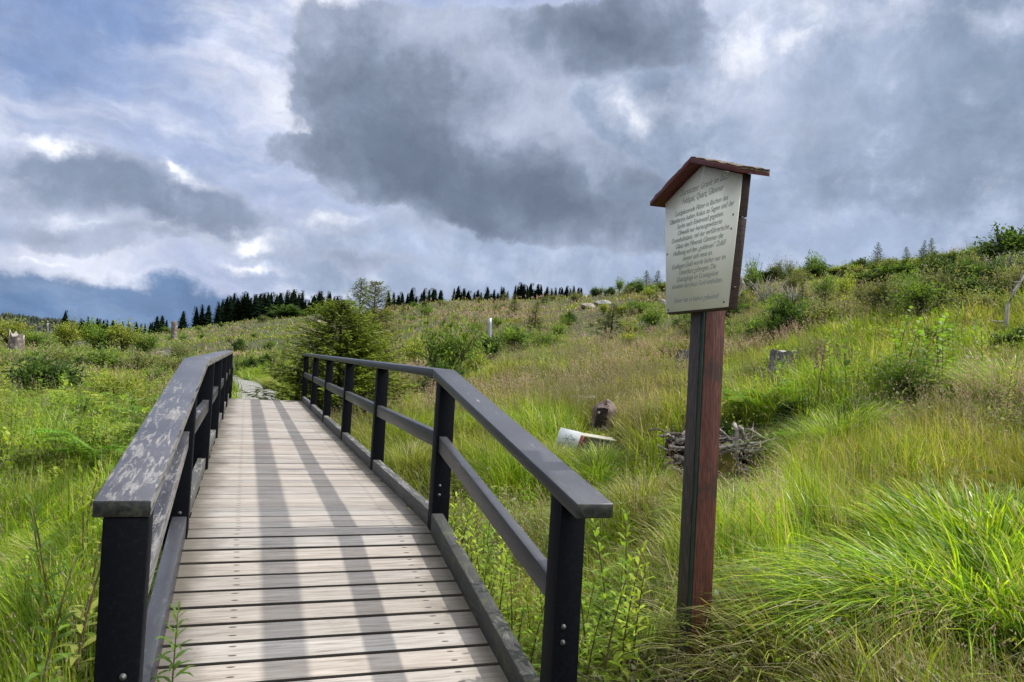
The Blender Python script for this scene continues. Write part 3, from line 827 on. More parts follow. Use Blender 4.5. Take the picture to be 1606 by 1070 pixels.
# patches seen in the photograph: where pale seeding grass, lush grass or leafy weeds grow
def patchlist(spec):
    out = []
    for px, py, hw, hh in spec:
        g = G(px, py); r = dist(g); d = ray(px, py)
        a = math.atan2(g[0]-CAM[0], g[1]-CAM[1])
        r1 = dist(G(px, max(py-hh, 300))) if hh else r*1.3
        lr = max(.10, min(.7, abs(math.log(max(r1, r+.1)/r))))
        out.append((a, math.log(r), hw/FPX, lr))
    return out
PINK = patchlist([(960, 610, 110, 35), (820, 628, 130, 22), (640, 600, 40, 20), (1190, 560, 90, 25), (1500, 715, 130, 35), (1590, 670, 80, 50), (900, 505, 110, 14), (760, 492, 90, 12), (1060, 470, 60, 10),
                  (1290, 480, 60, 20), (1250, 600, 90, 25), (1540, 452, 130, 12), (1000, 690, 40, 20), (330, 520, 60, 10), (1240, 500, 60, 20), (1010, 560, 90, 20), (1180, 900, 60, 30), (1290, 1030, 130, 30), (700, 640, 40, 20)])
LUSH = patchlist([(880, 560, 130, 25), (1400, 500, 260, 30), (420, 585, 60, 30), (430, 620, 50, 20), (860, 680, 100, 40), (720, 680, 100, 30), (1560, 560, 100, 30), (1000, 800, 90, 60), (1150, 620, 60, 40), (960, 900, 60, 60), (100, 900, 110, 90), (60, 700, 90, 50),
                  (1300, 690, 90, 30), (640, 700, 40, 40), (1500, 540, 160, 20), (820, 800, 80, 60), (1200, 960, 120, 60), (1300, 640, 120, 50), (1400, 790, 160, 50), (1250, 840, 100, 60), (1330, 560, 140, 40)])
WEED = patchlist([(150, 640, 120, 50), (120, 560, 130, 30), (740, 840, 50, 70), (1450, 590, 110, 40), (250, 540, 60, 15), (780, 900, 50, 60), (180, 700, 70, 50), (1130, 640, 60, 30), (400, 500, 80, 12), (1050, 510, 90, 14), (1420, 440, 120, 14), (20, 640, 60, 40)])
def patch(x, y, L):
    a = np.arctan2(x-CAM[0], y-CAM[1]); lr = np.log(np.hypot(x-CAM[0], y-CAM[1]))
    s = np.zeros(x.shape)
    for (pa, pr, wa, wr) in L: s = np.maximum(s, np.exp(-((a-pa)/wa)**2-((lr-pr)/wr)**2))
    return s

def sample(n, r0, r1, a0=R(-50), a1=R(50), pw=1.0):
    a = rng.uniform(a0, a1, n)+YAW
    u = rng.uniform(0, 1, n); r = r0*(r1/r0)**u
    x = CAM[0]+r*np.sin(a); y = CAM[1]+r*np.cos(a)
    return x, y, r
def keep(x, y, r, mg=.0):
    k = ~in_bridge(x, y, mg) & ~on_path(x, y)
    return k
def clumped(x, y, f, th):    # tussock structure
    return vn(x*f+31, y*f+7) > th

def cvar(n, a): return rng.uniform(1-a, 1+a, (n, 1))
C_LUSH = np.array([[.185, .285, .018], [.135, .240, .018], [.245, .320, .022], [.09, .165, .020]])
C_MID = np.array([[.175, .215, .030], [.225, .240, .048], [.115, .155, .025], [.255, .245, .075]])
C_DRY = np.array([[.33, .29, .175], [.28, .25, .14], [.38, .33, .21]])
C_PINK = np.array([[.60, .42, .32], [.52, .37, .27], [.58, .46, .34], [.50, .33, .28]])
CLEARS = []
for x0, x1, py, dr, fac in ((1045, 1250, 740, 3.2, .18), (878, 985, 712, 2.8, .22), (915, 968, 682, 3.0, .4), (1200, 1256, 584, 6, .4), (1060, 1090, 568, 6, .5), (262, 284, 536, 20, .4),
                       (1224, 1254, 480, 12, .4), (755, 782, 568, 6, .5), (8, 44, 558, 14, .5), (1560, 1606, 515, 6, .6), (1255, 1640, 1000, .9, .45), (1115, 1185, 862, .6, .5), (895, 975, 485, 30, .35), (1000, 1200, 800, .5, .7)):
    g_ = G((x0+x1)/2, py); r_ = dist(g_)
    az0 = math.atan2(ray(x0, py)[0], ray(x0, py)[1]); az1 = math.atan2(ray(x1, py)[0], ray(x1, py)[1])
    CLEARS.append((az0, az1, r_-dr, r_+.5+.02*r_, fac))
def clear(x, y):
    a = np.arctan2(x-CAM[0], y-CAM[1]); r = np.hypot(x-CAM[0], y-CAM[1]); k = np.ones(x.shape)
    for a0, a1, r0, r1, f in CLEARS: k = np.where((a > a0) & (a < a1) & (r > r0) & (r < r1), np.minimum(k, f), k)
    return k
def build_grass():
    # 1 blades
    mb = MB(); tot = 0
    for (n, r0, r1, seg, wk, hk) in ((210000, 1.6, 5.5, 4, 1.0, 1.0), (250000, 5.0, 14, 3, 1.0, 1.0), (230000, 13, 42, 2, 1.1, 1.0), (140000, 38, 165, 2, 1.2, .9)):
        x, y, r = sample(n, r0, r1)
        k = keep(x, y, r)
        hz = fbm(x*.55+3, y*.55, 3)
        k &= (rng.random(n) < .35+1.3*np.clip(vn(x*1.9+5, y*1.9)*.6+hz*.6-.25, 0, 1))
        k &= ~((patch(x, y, WEED) > .5) & (rng.random(n) < .55))
        x, y, r, hz = x[k], y[k], r[k], hz[k]; n = len(x)
        left = np.clip((-.10-(np.arctan2(x-CAM[0], y-CAM[1])-YAW))/.2, 0, 1)
        lush = np.clip(.25*left+patch(x, y, LUSH)*1.3+(fbm(x*.22, y*.22+40, 3)-.5)*2.2, 0, 1)
        pink = np.clip(patch(x, y, PINK)*1.2+(fbm(x*.16+60, y*.2, 3)-.56)*1.6, 0, 1)*(1-.7*left)
        z = ground(x, y)
        H = (.22+.34*rng.random(n)**1.3)*(.7+.7*hz)*(1+.25*lush)*hk*(.55+.8*vn(x*1.7+3, y*1.7+50))
        H *= clear(x, y)
        # shorter by the sign post, and just off the deck edges
        H *= np.clip((np.hypot(x-1.69, y+1.86)-.05)/.8, .35, 1)
        edge = np.minimum(np.abs(x-WL+.15), np.abs(x-WR-.12)); H *= np.where((y < 13) & (x > -1.2) & (x < 2), np.clip(edge/.5+.45, .45, 1), 1)
        W = np.maximum(rng.uniform(.0032, .0085, n)*(1+.6*lush), r*.00085*rng.uniform(.6, 1.4, n))*wk
        # lean field
        fa = fbm(x*.4, y*.4+20, 2)*9
        tuss = vn(x*2.6+11, y*2.6)*2*math.pi*2
        d = unit2(fa+rng.normal(0, .9, n))*.6+unit2(tuss)*.5+np.array([[W_L[0], W_L[1]]])*.55
        d /= np.linalg.norm(d, axis=1)[:, None]+1e-6
        bend = np.abs(rng.normal(.45, .33, n))*(1+.2*lush)
        q = rng.random(n)
        ci = rng.integers(0, 4, n)
        base = np.where((q < lush)[:, None], C_LUSH[ci], C_MID[ci])
        gold = (rng.random(n) < .5*pink)
        base = np.where(gold[:, None], np.array([[.20, .20, .06]]), base)
        dry = (rng.random(n) < .12+.12*pink-.05*lush)
        base = np.where(dry[:, None], C_DRY[rng.integers(0, 3, n)], base)
        base = base*cvar(n, .34)*np.clip(.10+1.75*fbm(x*.9, y*.9+9, 3), .3, 1.6)[:, None]
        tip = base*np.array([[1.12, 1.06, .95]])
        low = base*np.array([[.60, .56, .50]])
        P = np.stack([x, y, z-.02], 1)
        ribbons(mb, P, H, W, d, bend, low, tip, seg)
    # dead thatch and bent straw lying through the near grass
    x, y, r = sample(52000, 1.6, 12); k = keep(x, y, r) & (rng.random(len(x)) < .3+.9*vn(x*1.4+9, y*1.4)); x, y, r = x[k], y[k], r[k]; n = len(x)
    a_ = rng.uniform(0, 6.28, n)
    ribbons(mb, np.stack([x, y, ground(x, y)+rng.uniform(0, .12, n)], 1), rng.uniform(.16, .42, n)*np.clip(clear(x, y)*1.5, 0, 1), np.maximum(rng.uniform(.002, .005, n), r*.0006), unit2(a_), rng.uniform(.9, 1.5, n),
            C_DRY[rng.integers(0, 3, n)]*cvar(n, .35)*.75, C_DRY[rng.integers(0, 3, n)]*cvar(n, .3), 3)
    # coarse broad blades among the fine ones
    x, y, r = sample(34000, 1.6, 16); k = keep(x, y, r) & (vn(x*1.1+70, y*1.1) > .5); x, y, r = x[k], y[k], r[k]; n = len(x)
    cb = C_LUSH[rng.integers(0, 4, n)]*cvar(n, .45)
    ribbons(mb, np.stack([x, y, ground(x, y)-.02], 1), rng.uniform(.22, .5, n)*clear(x, y), np.maximum(rng.uniform(.008, .016, n), r*.0012), unit2(rng.uniform(0, 6.28, n)), rng.uniform(.15, .9, n), cb*.7, cb*1.1, 4, taper=.75, tipdrop=.08)
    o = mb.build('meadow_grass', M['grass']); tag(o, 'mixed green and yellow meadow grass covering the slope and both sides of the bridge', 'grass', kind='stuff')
    # 2 seeding grass
    mb = MB()
    def heads(x, y, r, H, col, near):
        n = len(x); z = ground(x, y)
        d = unit2(rng.uniform(0, 6.28, n))*.5+np.array([[W_L[0], W_L[1]]])*.5
        bend = np.abs(rng.normal(.22, .16, n))
        P = np.stack([x, y, z], 1)
        W = np.maximum(.0016, r*.00045)*rng.uniform(.7, 1.3, n)
        stalk = C_DRY[rng.integers(0, 3, n)]*cvar(n, .2)*np.array([[.8, .9, .7]])
        ribbons(mb, P, H, W, d, bend, stalk*.7, stalk, 3 if near else 2, taper=.5)
        # spikelets: little slips standing off the top third of the stalk
        m = 20 if near else 6
        for j in range(m):
            t = 1-.36*(j+rng.random(n))/m
            out = H*bend*(t**1.8)*.95; up = H*(t-.42*bend*t**2.6)
            c = P+np.stack([d[:, 0]*out, d[:, 1]*out, up], 1)
            sp = (.012+.06*(1-t))*rng.uniform(.3, 1.3, n)*(1 if near else 1.5)
            an = rng.uniform(0, 6.28, n)
            c[:, 0] += np.cos(an)*sp; c[:, 1] += np.sin(an)*sp; c[:, 2] += rng.uniform(-.01, .02, n)
            hh = (np.maximum(.014, r*.0022) if near else np.maximum(.03, r*.0019))*rng.uniform(.7, 1.3, n)
            ww = (np.maximum(.0045, r*.0010) if near else np.maximum(.008, r*.0010))*rng.uniform(.7, 1.3, n)
            ribbons(mb, c, hh, ww, unit2(an), rng.uniform(.2, 1.1, n), col*cvar(n, .2), col*cvar(n, .2), 1)
    for (n, r0, r1, near) in ((38000, 1.7, 9, True), (60000, 8, 30, False), (60000, 28, 140, False)):
        x, y, r = sample(n, r0, r1); k = keep(x, y, r)
        left = np.clip((-.10-(np.arctan2(x-CAM[0], y-CAM[1])-YAW))/.2, 0, 1)
        pink = np.clip(patch(x, y, PINK)*1.6+(fbm(x*.16+60, y*.2, 3)-.53)*2.0, 0.0, 1)*(1-.75*left)
        k &= rng.random(n) < np.clip(pink+.10, 0, 1)
        k &= rng.random(n) < .45+.9*np.clip(vn(x*1.3+8, y*1.3)-.3, 0, 1)
        x, y, r = x[k], y[k], r[k]; n = len(x)
        pk = (fbm(x*.3+2, y*.3+8, 2) > .5)[:, None]
        col = np.where(pk, C_PINK[rng.integers(0, 4, n)], C_DRY[rng.integers(0, 3, n)])
        H = rng.uniform(.45, .85, n)*np.where(near, .85, 1.0)*np.clip(clear(x, y)*1.3, 0, 1)
        H *= np.clip((np.hypot(x-1.69, y+1.86)-.1)/.9, .4, 1)
        heads(x, y, r, H, col, near)
    o = mb.build('seeding_grass', M['seed']); tag(o, 'pale pinkish seeding grass standing in soft drifts across the meadow', 'grass', kind='stuff')
    # 3 low leafy weeds
    mb = MB()
    for (n, r0, r1) in ((70000, 1.8, 14), (90000, 13, 60), (70000, 55, 165)):
        x, y, r = sample(n, r0, r1); k = keep(x, y, r)
        wd = np.clip(patch(x, y, WEED)*1.4+(fbm(x*.5+13, y*.5+3, 3)-.5)*2.0, 0, 1)
        k &= rng.random(n) < wd*.9+.08
        x, y, r, wd = x[k], y[k], r[k], wd[k]; n = len(x)
        s = np.maximum(rng.uniform(.010, .026, n)*np.clip(r/5, .8, 1.6), r*.0017*rng.uniform(.6, 1.3, n))
        zz = ground(x, y)+rng.random(n)*(.18+.3*vn(x*1.1, y*1.1))*(.5+wd)
        c = C_MID[rng.integers(0, 4, n)]*cvar(n, .3)*np.array([[.75, .95, .8]])
        grey = rng.random(n) < .12
        c[grey] = np.array([.20, .22, .15])*cvar(grey.sum(), .2)
        an = rng.uniform(0, 6.28, n); d = unit2(an)
        ribbons(mb, np.stack([x, y, zz], 1), s*1.3, s*.9, d, rng.uniform(.3, 1.6, n), c, c*1.1, 2, face=an+math.pi/2, taper=.3)
    o = mb.build('low_weeds', M['leaf']); tag(o, 'low broad leaved weeds filling the gaps between the grasses', 'weeds', kind='stuff')
build_grass()

# ------------------------------------------------------------------ plant makers (all in local space, base at origin)
def spray(mb, P, D, L, W, c1, c2):
    """flat slips: P feet (n,3), D unit dirs (n,3), L, W arrays"""
    n = len(P); up = np.array([0, 0, 1.0])
    S = np.cross(D, up); S /= np.linalg.norm(S, axis=1)[:, None]+1e-6
    tilt = rng.uniform(-.6, .6, (n, 1)); S = S+up*tilt; S /= np.linalg.norm(S, axis=1)[:, None]
    L = np.broadcast_to(L, (n,))[:, None]; W = np.broadcast_to(W, (n,))[:, None]
    V = np.stack([P, P+D*L*.45-S*W*.5, P+D*L, P+D*L*.45+S*W*.5], 1)
    c1 = np.broadcast_to(c1, (n, 3)); c2 = np.broadcast_to(c2, (n, 3)); cm = (c1+c2)/2
    C = np.stack([c1, cm, c2, cm], 1)
    F = (np.arange(n)*4)[:, None]+np.array([[0, 1, 2, 3]])
    mb.add(V.reshape(-1, 3), F, C.reshape(-1, 3))
def norm(v): return v/(np.linalg.norm(v, axis=-1, keepdims=True)+1e-9)

def spruce_meshes(h=1.0, rad=.3, nb=70, ntw=8, tw=.12, slip=.05, dark=(.035, .06, .022), light=(.075, .12, .03), start=.08, top_pow=.85, droop=.25, gap=0.0, seed=0, trunk_r=.018, thin=1.0, core=False):
    rg = np.random.default_rng(seed)
    fo = MB(); tr = MB()
    lean = rg.normal(0, .02, 2)
    zz = np.linspace(0, h, 7); tr.tube([(lean[0]*z*z/h, lean[1]*z*z/h, z) for z in zz], [trunk_r*h*(1-.93*z/h)+.001 for z in zz], 6, (.10, .075, .055))
    PP, DD, LL, WW, C1, C2 = [], [], [], [], [], []
    dark, light = np.array(dark), np.array(light)
    if core:      # the closed inner crown, built of ragged tiers
        nt = 11
        for q in range(nt):
            f0 = start+(1-start)*q/nt; f1 = min(1.0, f0+2.0*(1-start)/nt); rr = rad*h*.78*(1-f0)**top_pow+.004*h; k = 11
            V = [(rr*rg.uniform(.6, 1.15)*math.cos(6.283*i/k), rr*rg.uniform(.6, 1.15)*math.sin(6.283*i/k), (f0+rg.uniform(-.02, .02))*h) for i in range(k)]+[(0, 0, f1*h)]
            fo.add(V, np.array([[i, (i+1) % k, k] for i in range(k)]), dark*rg.uniform(.8, 1.3))
    for b in range(nb):
        f = start+(1-start)*((b+rg.random())/nb)**.85
        if rg.random() < gap: continue
        z = f*h; az = b*2.399+rg.normal(0, .3)
        Lb = rad*h*(1-f)**top_pow*rg.uniform(.65, 1.15)+.012*h
        m = 5; t = np.linspace(0, 1, m)
        px = np.cos(az)*Lb*t; py = np.sin(az)*Lb*t; pz = z-droop*Lb*t+.30*Lb*t**2*(1 if f < .8 else 1.6)
        pts = np.stack([px+lean[0]*z*z/h, py+lean[1]*z*z/h, pz], 1)
        tr.tube(pts[:4], [.004*h*thin*(1-.25*q) for q in range(4)], 3, (.085, .06, .042), cap=False)
        k = max(3, int(ntw*(.4+Lb/(rad*h))))
        for q in range(k):
            tt = .18+.82*(q+rg.random())/k
            p = np.array([np.interp(tt, t, pts[:, c]) for c in range(3)])
            side = rg.choice([-1, 1]); a2 = az+side*rg.uniform(.3, 1.1)*(1.1-tt*.5)
            d = np.array([math.cos(a2), math.sin(a2), rg.uniform(-.3, .12)])
            Lt = tw*h*rg.uniform(.5, 1.1)*(1.15-tt*.55)*(.4+.6*(1-f))
            nn = 4
            for w in range(nn):
                PP.append(p+d*Lt*w/nn); dd = d+rg.normal(0, .35, 3)*np.array([1, 1, .6]); DD.append(dd)
                sf = slip*h*(.45+.55*(1-f)); LL.append(sf*rg.uniform(.7, 1.3)); WW.append(sf*.42*rg.uniform(.6, 1.3))
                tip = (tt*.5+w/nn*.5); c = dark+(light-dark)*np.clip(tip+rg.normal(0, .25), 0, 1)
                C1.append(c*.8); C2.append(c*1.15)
    spray(fo, np.array(PP), norm(np.array(DD)), np.array(LL), np.array(WW), np.array(C1), np.array(C2))
    return fo.mesh('foliage'), tr.mesh('trunk')

def bush_meshes(w=1.0, h=.7, n=2600, leaf=.045, cols=None, blobs=9, seed=0, stems=7, aspect=.6, spike=.25):
    """irregular shrub: leaf slips on branchlets that reach outward from a few stems"""
    rg = np.random.default_rng(seed); fo = MB(); st = MB()
    cols = np.array(cols if cols is not None else [(.09, .14, .025), (.13, .19, .035), (.07, .11, .03)])
    cen = []
    for b in range(blobs):
        a = rg.uniform(0, 6.28); rr = rg.uniform(0, .36)*w
        cen.append((math.cos(a)*rr, math.sin(a)*rr, h*rg.uniform(.28, .78)*(1-.5*rr/w), w*rg.uniform(.13, .27), h*rg.uniform(.18, .32)))
    PP, DD, CC, LL = [], [], [], []
    per = n//(blobs*12)
    for (cx, cy, cz, rw, rh) in cen:
        for tw_ in range(12):
            v = norm(rg.normal(0, 1, 3)+np.array([0, 0, .35])); ext = 1+spike*rg.random()**3*3
            e = np.array([cx, cy, cz])+v*np.array([rw, rw, rh])*ext
            s = np.array([cx*.6, cy*.6, cz*.55])
            if tw_ < 4: st.tube([s*.2, s, (s+e)/2+rg.normal(0, .02, 3)*w, e], [.008*w, .006*w, .004*w, .0015*w], 3, (.10, .08, .055), cap=False)
            tt = rg.uniform(.35, 1, per)[:, None]
            p = s+(e-s)*tt+rg.normal(0, .035, (per, 3))*w
            d = norm(v+rg.normal(0, .8, (per, 3)))
            PP.append(p); DD.append(d); LL.append(leaf*rg.uniform(.6, 1.3, per))
            c = cols[rg.integers(0, len(cols))]*rg.uniform(.75, 1.25)
            CC.append(np.clip(c*rg.uniform(.75, 1.25, (per, 1)), 0, 1))
    P = np.concatenate(PP); P[:, 2] = np.maximum(P[:, 2], .01)
    L = np.concatenate(LL); C = np.concatenate(CC)
    spray(fo, P, np.concatenate(DD), L, L*aspect, C*.9, C*1.1)
    for k in range(stems):
        a = rg.uniform(0, 6.28); q = cen[k % len(cen)]
        st.tube([(0.03*math.cos(a)*w, .03*math.sin(a)*w, -.05), (q[0]*.4, q[1]*.4, q[2]*.5), (q[0], q[1], q[2])], [.014*w, .010*w, .004*w], 5, (.11, .09, .065), cap=False)
    return fo.mesh('foliage'), st.mesh('stem')

def fern_mesh(n=9, L=.75, seed=0, cols=((.10, .20, .022), (.15, .25, .03))):
    rg = np.random.default_rng(seed); mb = MB(); PP, DD, LL, WW, CC = [], [], [], [], []
    for k in range(n):
        a = 2*math.pi*k/n+rg.normal(0, .25); l = L*rg.uniform(.7, 1.1); ris = rg.uniform(.65, 1.05)
        t = np.linspace(0, 1, 24)
        x = l*(t*.85)*math.cos(a); y = l*(t*.85)*math.sin(a); z = l*(ris*t-.62*t**2.3)
        c = np.array(cols[rg.integers(0, len(cols))])*rg.uniform(.8, 1.2)
        mb.tube(np.stack([x, y, z], 1)[::4], [.004, .004, .003, .003, .002, .002], 3, c*.8, cap=False)
        mb.f[-1] = [tuple(q) for q in mb.f[-1]]
        for i in range(3, 24):
            w = l*.30*math.sin(min(1, (1-t[i])*1.25+.05)*math.pi*.5)*(1 if t[i] > .2 else .6)
            for sgn in (-1, 1):
                d = np.array([-math.sin(a)*sgn+.45*math.cos(a), math.cos(a)*sgn+.45*math.sin(a), -.12+rg.normal(0, .06)])
                d /= np.linalg.norm(d); p0 = np.array([x[i], y[i], z[i]])
                PP.append(p0); DD.append(d); LL.append(w); WW.append(l*.034); CC.append(c*rg.uniform(.85, 1.15))
                for w2 in (.3, .55, .8):      # leaflets
                    for s2 in (-1, 1):
                        dd = d+np.array([math.cos(a), math.sin(a), 0])*s2*.9; dd /= np.linalg.norm(dd)
                        PP.append(p0+d*w*w2); DD.append(dd); LL.append(l*.042); WW.append(l*.018); CC.append(c*rg.uniform(.85, 1.15))
    C = np.array(CC); spray(mb, np.array(PP), np.array(DD), np.array(LL), np.array(WW), C*.95, C*1.05)
    return mb.mesh('fronds')

def weedstalk_mesh(h=.6, leaves=34, leaf=.11, lw=.2, seed=0, c=(.10, .19, .035), lean=.1):
    """upright stem clothed in narrow leaves, like a young willowherb"""
    rg = np.random.default_rng(seed); mb = MB(); st = MB(); a0 = rg.uniform(0, 6.28)
    f = lambda t: np.array([math.cos(a0)*lean*t*t*h, math.sin(a0)*lean*t*t*h, h*t])
    st.tube([f(t) for t in np.linspace(0, .97, 7)], [.006*h/.6*(1-.7*t) for t in np.linspace(0, 1, 7)], 5, (.13, .10, .05))
    for k in range(leaves):
        t = .12+.86*k/leaves; a = k*2.4+rg.normal(0, .2); l = leaf*(1.15-.65*t)*rg.uniform(.75, 1.15)
        el = .15+.9*t**2+rg.normal(0, .15); p = f(t)
        d = np.array([math.cos(a)*math.cos(el), math.sin(a)*math.cos(el), math.sin(el)])
        s = norm(np.cross(d, (0, 0, 1))); w = l*lw*.5; cc = np.array(c)*rg.uniform(.75, 1.3)
        q1 = p+d*l*.35; q2 = p+d*l*.72+np.array([0, 0, -.08*l]); q3 = p+d*l+np.array([0, 0, -.28*l])
        dip = np.array([0, 0, -.15*w])
        mb.add([p, q1-s*w, q1+dip, q1+s*w, q2-s*w*.75, q2+dip, q2+s*w*.75, q3],
               [(0, 1, 2), (0, 2, 3), (1, 4, 5, 2), (2, 5, 6, 3), (4, 7, 5), (5, 7, 6)], cc)
    return mb.mesh('leaves'), st.mesh('stem')

def two(name, meshes, mats, parts=('foliage', 'trunk'), loc=(0, 0, 0), rz=0.0, sc=1.0, label=None, cat=None, group=None):
    r = empty(name, loc, rz); r.scale = (sc,)*3 if np.ndim(sc) == 0 else sc
    for me, mt, pn in zip(meshes, mats, parts):
        o = obj(pn, me, M[mt], r)
    tag(r, label, cat, group); return r
def gp(px, py): 
    g = G(px, py); return (float(g[0]), float(g[1]), float(ground(g[0], g[1]))), dist(g)
def px2m(n, r): return n*r/FPX

# ------------------------------------------------------------------ conifers
SPV = [spruce_meshes(1, .19+.025*k, 130, 6, .05, .045, dark=(.006, .013, .006), light=(.018, .032, .010), start=.02+.02*k, gap=.06, seed=20+k, top_pow=1.0, trunk_r=.009, thin=.5, core=True) for k in range(5)]
def tree_at(px, top, r, label, cat='tree', group=None, kind=None, wk=1.5, name='spruce_tree'):
    a = at(px, top, r); z0 = float(ground(a[0], a[1])); h = a[2]-z0
    if h < .5: h = .5
    v = SPV[(kind if kind is not None else rng.integers(0, 5))]
    rr = two(name, v, ('needle_far', 'bark'), loc=(a[0], a[1], z0-.05), rz=float(rng.uniform(0, 6)), sc=(h*wk, h*wk, h), label=label, cat=cat, group=group)
    return rr
def tree_line():
    rg = np.random.default_rng(5)
    def run(xs, tops, r, lab, grp, jit=2):
        for px, tp in zip(xs, tops):
            if jit == 3: tp += 5*(vn(px*.09, 3.3)-.5)*2
            if jit == 3 and rg.random() < .12: continue
            tree_at(px+rg.uniform(-1.5, 1.5), tp+rg.uniform(-jit, jit*2.2), r*rg.uniform(.97, 1.08), lab, group=grp, wk=rg.uniform(1.15, 1.9))
    xs = [340, 345, 351, 357, 363, 368, 373, 379, 384, 388, 394, 399, 404, 409, 415, 421, 427, 434, 441, 449, 452, 458, 463, 468, 474, 478]
    tp = [480, 472, 464, 460, 462, 459, 463, 466, 458, 457, 463, 460, 457, 456, 460, 457, 455, 462, 456, 452, 458, 454, 453, 459, 456, 466]
    run(xs, tp, 168, 'dark spruce packed into the tall grove left of the pale yellow green spruce', 'spruces of the dense grove on the skyline')
    run([486, 490, 495, 500, 503, 508, 514, 519, 524, 530, 538], [468, 464, 462, 455, 456, 462, 463, 457, 460, 461, 466], 165, 'dark spruce in the small grove between the dense grove and the near spruces', 'spruces of the small grove')
    run([611, 618, 627, 633, 639, 646, 654, 662, 667, 673, 680, 684, 690, 694], [452, 458, 461, 456, 458, 451, 460, 458, 452, 454, 450, 452, 455, 451], 142, 'small dark spruce in the row just right of the near spruces', 'spruces in the row behind the slope')
    xs = list(np.arange(714, 850, 5.2)); tp = [456-(x-714)*.10+rg.uniform(-4, 4) for x in xs]
    run(xs, tp, 128, 'dark spruce in the long row on the crest above the grassy slope', 'spruces in the long row on the crest', jit=3)
    xs = list(np.arange(853, 915, 6)); tp = [449+rg.uniform(-3, 3) for x in xs]
    run(xs, tp, 122, 'small dark spruce at the thin right end of the crest row', 'spruces at the end of the crest row', jit=2)
    for px, tp, r, lab in ((288, 487, 165, 'lone dark spruce directly above the weathered wooden post'), (309, 480, 165, 'left of two slim dark spruces between the post and the dense grove'), (318, 477, 165, 'middle slim dark spruce between the post and the dense grove'), (328, 478, 165, 'slim dark spruce beside the left end of the dense grove')):
        tree_at(px, tp, r, lab, wk=1.6)
    run([240, 248, 254, 262], [502, 494, 491, 500], 160, 'dark spruce in the loose group left of the wooden post', 'spruces left of the post')
    run([214, 221, 229, 236], [505, 503, 506, 505], 158, 'low dark spruce far off between the bushes', 'low spruces far left')
    run([119, 127, 133, 139, 147, 153, 158, 164, 170, 177, 184, 193, 203], [503, 497, 500, 495, 499, 500, 498, 502, 497, 503, 502, 500, 503], 150, 'dark spruce in the low row at the left skyline', 'spruces of the left row')
    tree_at(103, 486, 120, 'tall slim spruce standing alone above the left bushes', wk=1.3)
tree_line()

# far wooded hill at the left
def far_hill():
    n = 90; a = np.linspace(R(-62), R(-22), n)+YAW; m = MB(); V = []
    r0 = 1500
    def top(ad):
        x = (ad-YAW); e = np.interp(x, [R(-62), R(-40), R(-34), R(-31), R(-28.5), R(-26), R(-22)], [.0180, .0195, .0188, .0175, .0125, .004, -.008]); return e
    rows = 8
    for i in range(n):
        e = float(top(a[i]))+.0009*math.sin(i*.9)+.0006*math.sin(i*2.3)
        for j in range(rows):
            f = j/(rows-1); rr = r0+f*600; z = CAM[2]-34+(e*r0*1.25+34)*math.sin(f*math.pi*.5)
            V.append((CAM[0]+rr*math.sin(a[i]), CAM[1]+rr*math.cos(a[i]), z))
    F = [(i*rows+j, (i+1)*rows+j, (i+1)*rows+j+1, i*rows+j+1) for i in range(n-1) for j in range(rows-1)]
    m.add(V, F); o = m.build('distant_hill', M['farsoil'], smooth=True); tag(o, kind='structure')
    # wood on it: one mass of small crowns
    fo = MB(); rg = np.random.default_rng(9); N = 5200
    ii = rg.uniform(0, n-1.01, N); jj = rg.uniform(0, rows-1.01, N)**1.0
    Va = np.array(V).reshape(n, rows, 3)
    i0 = ii.astype(int); j0 = jj.astype(int); fi = (ii-i0)[:, None]; fj = (jj-j0)[:, None]
    P = (Va[i0, j0]*(1-fi)+Va[i0+1, j0]*fi)*(1-fj)+(Va[i0, j0+1]*(1-fi)+Va[i0+1, j0+1]*fi)*fj
    h = rg.uniform(7, 13, N); w = h*rg.uniform(.35, .7, N)
    base = np.array([[.030, .045, .030], [.045, .06, .035], [.07, .07, .06], [.035, .04, .035]])[rg.integers(0, 4, N)]
    k = 5
    for q in range(k):
        ang = 2*math.pi*q/k
    ring = np.stack([np.stack([P[:, 0]+w*.5*math.cos(2*math.pi*q/k), P[:, 1]+w*.5*math.sin(2*math.pi*q/k), P[:, 2]+h*.1], 1) for q in range(k)], 1)
    ring2 = np.stack([np.stack([P[:, 0]+w*.42*math.cos(2*math.pi*(q+.5)/k), P[:, 1]+w*.42*math.sin(2*math.pi*(q+.5)/k), P[:, 2]+h*.6], 1) for q in range(k)], 1)
    apex = (P+np.stack([0*h, 0*h, h], 1))[:, None]
    VV = np.concatenate([ring, ring2, apex], 1); b = (np.arange(N)*(2*k+1))[:, None]
    Q = np.concatenate([b+np.array([[q, (q+1) % k, k+(q+1) % k, k+q]]) for q in range(k)])
    T = np.concatenate([b+np.array([[k+q, k+(q+1) % k, 2*k]]) for q in range(k)])
    fo.add(VV.reshape(-1, 3), Q, np.repeat(base, 2*k+1, 0)); fo.f.append(T+0)
    o = fo.build('distant_forest', M['needle_far']); tag(o, 'dark wooded ridge far away at the left horizon', 'forest', kind='stuff')
M['farsoil'] = simple('far_hill_soil', (.03, .045, .03), (.05, .06, .04), .01, .9, 0)
far_hill()

